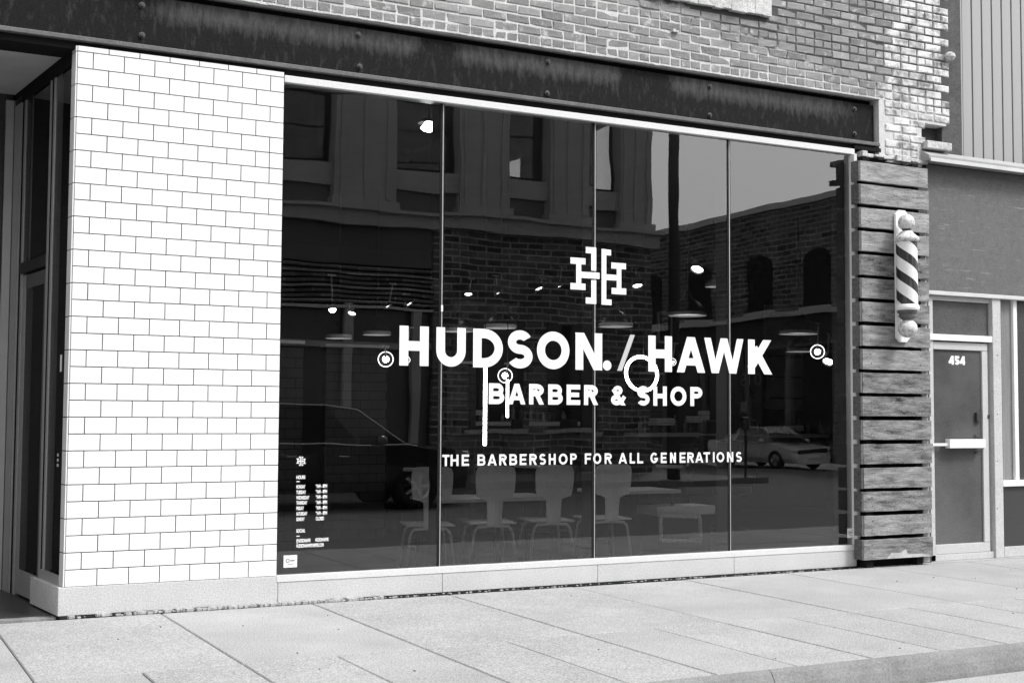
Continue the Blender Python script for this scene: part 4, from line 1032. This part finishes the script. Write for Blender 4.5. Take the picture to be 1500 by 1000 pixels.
# ground floor: louvred fascia, storefront posts, brick right half
ob('fascia', xl, 11.6, 4.55, 5.41, BY-.05, BY-.5, mat('opposite_fascia', .12, .8, .2, .8))
for k in range(9): ob('louvre', xl, 11.6, 3.60+k*.105, 3.66+k*.105, BY-.02, BY-.12, M['cap'] if k == 0 else M['b2brick'])
for x in (8.0, 9.65, 11.2, 6.3, 4.6, 2.9, 1.2, -.5, -2.2, -4): ob('storefront_post', x-.1, x+.1, 0, 3.59, BY-.0, BY-.15)
ob('storefront_glass', xl, 11.6, .5, 3.58, BY-.2, BY-.22, mat('hazy_storefront_glass', .11, .3, .5, .6, .1)); ob('stall_riser', xl, 11.6, 0, .5, BY-.1, BY-.22, M['b2brick'])
ob('transom_rail', xl, 11.6, 2.78, 2.92, BY-.06, BY-.18)
ob('brick_front', 11.61, CX, 0, 5.41, BY-.02, BY-.5, M['b2brick'])
for x in (12.4, 14.4): 
    ob('storefront_opening', x, x+1.4, 1.0, 3.4, BY+.01, BY-.1, M['carglass']); ob('opening_sill', x-.1, x+1.5, .9, .99, BY+.06, BY-.1)
ob('side_ground_wall', CX-.4, CX-.001, 0, 5.41, -32, BY-.51, M['b2brick'])
# brick building across the side street
B2 = thing('brick_side_building', 'dark brick building with arched windows mirrored in the right pane', 'building')
SX = 25.0
def b2(name, y0, y1, z0, z1, x0=SX, x1=SX+.4, mt=None, par=None):
    g = MB(); g.box(x0, x1, min(y0,y1), max(y0,y1), z0, z1); return g.build(name, mt or M['b2brick'], par or B2)
b2('side_wall', -60, -17.9, 0, 7.55); b2('parapet_coping', -60, -17.8, 7.551, 7.72, SX-.08, SX+.5, M['cap'])
b2('front_wall', -18.3, -17.9, 0, 7.55, SX+.401, 44); b2('front_coping', -18.4, -17.8, 7.551, 7.72, SX+.501, 44, M['cap'])
b2('cornice', -32, -18.5, 4.27, 4.42, SX-.18, SX-.001, M['cap']); b2('signboard', -32, -18.6, 3.6, 4.26, SX-.06, SX-.001, M['block'])
for yc in (-22.7, -20.1, -25.6, -28.4, -31.2):
    g = MB(); pts = [(-.62,0),(.62,0),(.62,1.45)]+[(.62*math.cos(a*PI/10), 1.45+.28*math.sin(a*PI/10)) for a in range(1,10)]+[(-.62,1.45)]
    g.v = [(SX-.012, yc+p[0], 4.5+p[1]) for p in pts]; g.f = [tuple(range(len(pts)))]; g.m = [0]
    g.v += [(SX+.0, yc+p[0], 4.5+p[1]) for p in pts]; n_ = len(pts)
    for q in range(n_): g.f.append((q, n_+q, n_+(q+1) % n_, (q+1) % n_)); g.m.append(0)
    w = g.build('arched_window', M['b1dark'], B2); b2('sill', yc-.7, yc+.7, 4.43, 4.5, SX-.1, SX-.013, M['cap'], w)
for k, yc in enumerate((-20.2, -22.2, -24.3, -26.4, -28.5)): 
    b2('ground_window', yc-.8, yc+.8, .6, 3.4, SX-.03, SX-.001, M['carglass'])
    b2('pilaster', yc-1.12, yc-.9, 0, 3.59, SX-.12, SX-.001, M['kerb'])
b2('chimney', -19.0, -18.2, 7.73, 9.0, SX+.1, SX+.9); b2('chimney_cap', -19.5, -18.1, 8.45, 8.6, SX-.0, SX+1.0)
g = MB()
for ch, y0 in (('S',-22.95),('T',-23.25),('O',-23.62)):
    for q in glyph(ch, .26, .36, .022):
        g.v += [(SX-.125, y0+p[0]*1.0 if False else y0-(-p[0]), 2.28+p[1]) for p in q]; i = len(g.v)-len(q); g.f.append(tuple(range(i, i+len(q)))); g.m.append(0)
# the sign reads from left to right for someone looking at the wall from the side street
for i, v in enumerate(g.v): g.v[i] = (v[0], -v[1]-46.2, v[2])
sg = g.build('wall_sign', M['neon_off']); so = sg.modifiers.new('thick', 'SOLIDIFY'); so.thickness = .012
tag(sg, 'outlined STO sign tubes on the brick side building, mirrored under the K', 'sign')
b2('sign_box', -23.7, -22.5, 2.15, 2.8, SX-.11, SX-.031, M['shade'])

for a, b in piers[:6]:
    for q in (.12, .5, .88):
        xx = a+(b-a)*q; ob('pier_fillet', xx-.05, xx+.05, 5.97, 10.2, BY+.035, BY-.001)
# traffic signal over the side street
p = at(1241, 266, 16.5); T = thing('traffic_signal', 'dark hanging traffic signal mirrored at the top right corner of the glass', 'traffic signal', (p.x, -16.5, p.z))
g = MB(); g.box(-.17, .17, -.12, .12, -.52, .52); g.build('housing', M['dark_metal'], T, bevel=.02)
for dz in (-.34, 0, .34):
    g = MB(); g.lathe([(.13, .0), (.14, .0), (.13, .24), (.12, .24)], (0, .12, dz), 16, 'y'); g.build('visor', M['dark_metal'], T)
g = MB(); g.obox((-.32, 0, -.10), (.20,0,.02), (0,.09,0), (-.01,0,.07)); g.build('side_visor', M['dark_metal'], T)
g = MB(); g.tube([(0,0,.52),(0,0,1.6)], .03, 8); g.tube([(-.2,0,1.6),(7,0,1.6)], .07, 10); g.tube([(7,0,1.7),(7,0,-p.z)], .11, 12); g.build('mast', M['dark_metal'], T)
# utility pole
p = at(992, 300, 14.5)
T = thing('utility_pole', 'tall dark utility pole mirrored between the sky and the brick building', 'utility pole', (p.x, -13.6-.9, -.15))
g = MB(); g.tube([(0,0,0),(0,0,5),(0,0,12)], [.14,.12,.10], 14); g.build('pole', M['wood_pole'], T, smooth=True)
g = MB(); g.box(-1.1, 1.1, -.05, .05, 10.6, 10.72); g.build('crossarm', M['wood_pole'], T)
g = MB()
for k, (za_, sg_) in enumerate(((8.6,.5),(7.9,.7),(9.4,.4))):
    for h_ in (-1, 1): g.tube([(h_*q*1.6, .3+k*.2, za_-sg_*math.sin(PI*q/20)) for q in range(21)], .022, 5)
tag(g.build('overhead_wire', M['dark_metal'], loc=(p.x, -14.5, 0)), 'thin overhead wires strung along the far pavement', 'wire')
# parking meter
p = at(1105, 700, 10.6); T = thing('parking_meter', 'slim dark parking meter mirrored low in the right pane', 'parking meter', (at(1105,727,13.9).x-.0, -14.25, -.02))
g = MB(); g.tube([(0,0,0),(0,0,1.05)], .035, 10); g.build('post', M['dark_metal'], T)
g = MB(); g.box(-.09,.09,-.06,.06,1.05,1.32); g.build('head', M['dark_metal'], T, bevel=.03)

# ------------------------------------------------------------------ cars
def car(name, label, cat, L, Wd, zs, hood_z, roof_z, prof, wheel_x, wheel_r, paint, loc, rz, trim=True):
    """prof: stations (x, belt z, top z, half width at belt, half width at top); x forward"""
    T = thing(name, label, cat, loc, rz)
    body = MB(); gl = MB(); ring = []
    for x, zb, zt, wb, wt in prof:
        r = [(x,-wb*.90,zs),(x,-wb*1.0,zs+.18),(x,-wb*1.01,(zs+zb)/2+.05),(x,-wb*.98,zb),(x,-wt,zt-.03),(x,-wt*.6,zt),(x,wt*.6,zt),(x,wt,zt-.03),(x,wb*.98,zb),(x,wb*1.01,(zs+zb)/2+.05),(x,wb,zs+.18),(x,wb*.90,zs)]
        ring.append(r)
    for k in range(len(ring)-1):
        p, q = prof[k], prof[k+1]; cab = (p[2]-p[1] > .2) or (q[2]-q[1] > .2); both = (p[2]-p[1] > .2) and (q[2]-q[1] > .2); slope = abs(q[2]-p[2]) > .25
        for j in range(11):
            a, b, c, d = ring[k][j], ring[k+1][j], ring[k+1][j+1], ring[k][j+1]
            isg = (j in (3, 7) and both) or (j in (4, 5, 6) and cab and slope and not both) or (j in (3,7) and cab and slope)
            (gl if isg else body).quad(a, b, c, d)
    for r, fl in ((ring[0], 0), (ring[-1], 1)): body.poly(r if fl else r[::-1])
    body.build('body', paint, T, smooth=False, bevel=.02); gl.build('glazing', M['carglass'], T)
    for x in wheel_x:
        for s in (-1, 1):
            yy = s*(Wd/2-.10)
            g = MB(); w = .11; g.lathe([(wheel_r*.62,-w),(wheel_r*.95,-w),(wheel_r,-w*.6),(wheel_r,w*.6),(wheel_r*.95,w),(wheel_r*.62,w),(wheel_r*.62,-w)], n=28, axis='y')
            wh = g.build('wheel', M['tyre'], T, smooth=True, loc=(x, yy, wheel_r))
            g = MB(); yo = s*.085; g.lathe([(wheel_r*.56,yo-.02),(wheel_r*.63,yo),(wheel_r*.6,yo+.02*s)], n=28, axis='y')
            for q in range(5):
                A = 2*PI*q/5; g.obox((math.cos(A)*wheel_r*.32, yo, math.sin(A)*wheel_r*.32), (math.cos(A)*wheel_r*.3,0,math.sin(A)*wheel_r*.3), (0,.012,0), (-math.sin(A)*wheel_r*.07,0,math.cos(A)*wheel_r*.07))
            g.build('rim', M['trim'], wh)
            g = MB(); g.lathe([(.001, s*(Wd/2-.005)-.0), (wheel_r*1.16, s*(Wd/2-.005))], (0,0,0), 24, 'y'); o = g.build('wheel_arch', M['tyre'], T, loc=(x, -s*.012, wheel_r+.02))
            o.location.y = -s*.10
    if trim:
        for s in (-1, 1):
            g = MB()
            P = [(x, s*wb*1.0, zb+.012) for x, zb, zt, wb, wt in prof if .12*L < x < .80*L]; g.tube(P, .014, 6); g.build('belt_trim', M['trim'], T)
            P = [(x, s*(wt+.01), zt-.025) for x, zb, zt, wb, wt in prof if zt-zb > .0 and .05*L < x < .78*L]; g = MB(); g.tube(P, .013, 6); g.build('roof_trim', M['trim'], T)
            xm = .66*L if trim == 1 else .62*L; zb = [p for p in prof if p[0] <= xm][-1][1]
            g = MB(); ball(g, (0,0,0), .10, 12, 8, .8); g.build('mirror', paint, T, smooth=True, loc=(xm, s*(Wd/2+.07), zb+.08))
            g = MB(); g.obox((L-.12, s*Wd*.36, hood_z-.12), (.09,-s*.06,0), (.02*s,.13,0), (0,0,.06)); g.build('headlight', M['rim'], T, bevel=.02)
            g = MB(); g.box(.0, .05, s*Wd*.40-.09, s*Wd*.40+.09, hood_z-.15, hood_z+.02); g.build('tail_light', M['ink'], T)
            for q, xx in enumerate((.34, .52)): g = MB(); g.tube([(xx*L, s*(Wd/2+.012), hood_z-.1), (xx*L+.16, s*(Wd/2+.012), hood_z-.1)], .012, 6); g.build('door_handle', M['trim'], T)
    g = MB(); g.box(L-.02, L+.015, -.26, .26, .38, .50); g.build('licence_plate', M['rim'], T)
    g = MB(); g.box(L-.03, L+.01, -Wd*.33, Wd*.33, .56, .70); g.build('grille', M['shade'], T)
    return T
suv = [(0,1.0,1.02,.80,.72),(.08,1.02,1.35,.90,.74),(.35,1.04,1.62,.94,.76),(1.0,1.05,1.66,.95,.77),(2.3,1.03,1.66,.95,.77),(2.85,1.02,1.58,.95,.75),(3.62,1.0,1.05,.94,.82),(3.8,.98,1.03,.93,.80),(4.4,.93,.98,.92,.76),(4.66,.86,.90,.86,.68),(4.75,.66,.68,.76,.6)]
car('parked_suv', 'black sport utility vehicle mirrored in the left panes', 'car', 4.75, 1.9, .28, .95, 1.66, suv, (.9, 3.78), .37, M['carblack'], (4.45, -10.95, -.15), 0)
sed = [(0,.88,.90,.72,.66),(.10,.92,1.02,.84,.70),(.75,.94,1.06,.88,.66),(1.35,.93,1.40,.89,.58),(1.9,.92,1.45,.90,.60),(2.6,.90,1.43,.90,.60),(3.05,.89,1.22,.89,.64),(3.45,.87,.93,.88,.74),(4.1,.80,.86,.86,.72),(4.5,.68,.74,.80,.64),(4.65,.55,.57,.7,.56)]
car('parked_sedan', 'silver sedan mirrored low in the third and fourth panes', 'car', 4.65, 1.8, .20, .82, 1.45, sed, (.85, 3.7), .33, M['carwhite'], (24.0, -22.9, -.15), PI/2).scale = (.82, .82, .82)
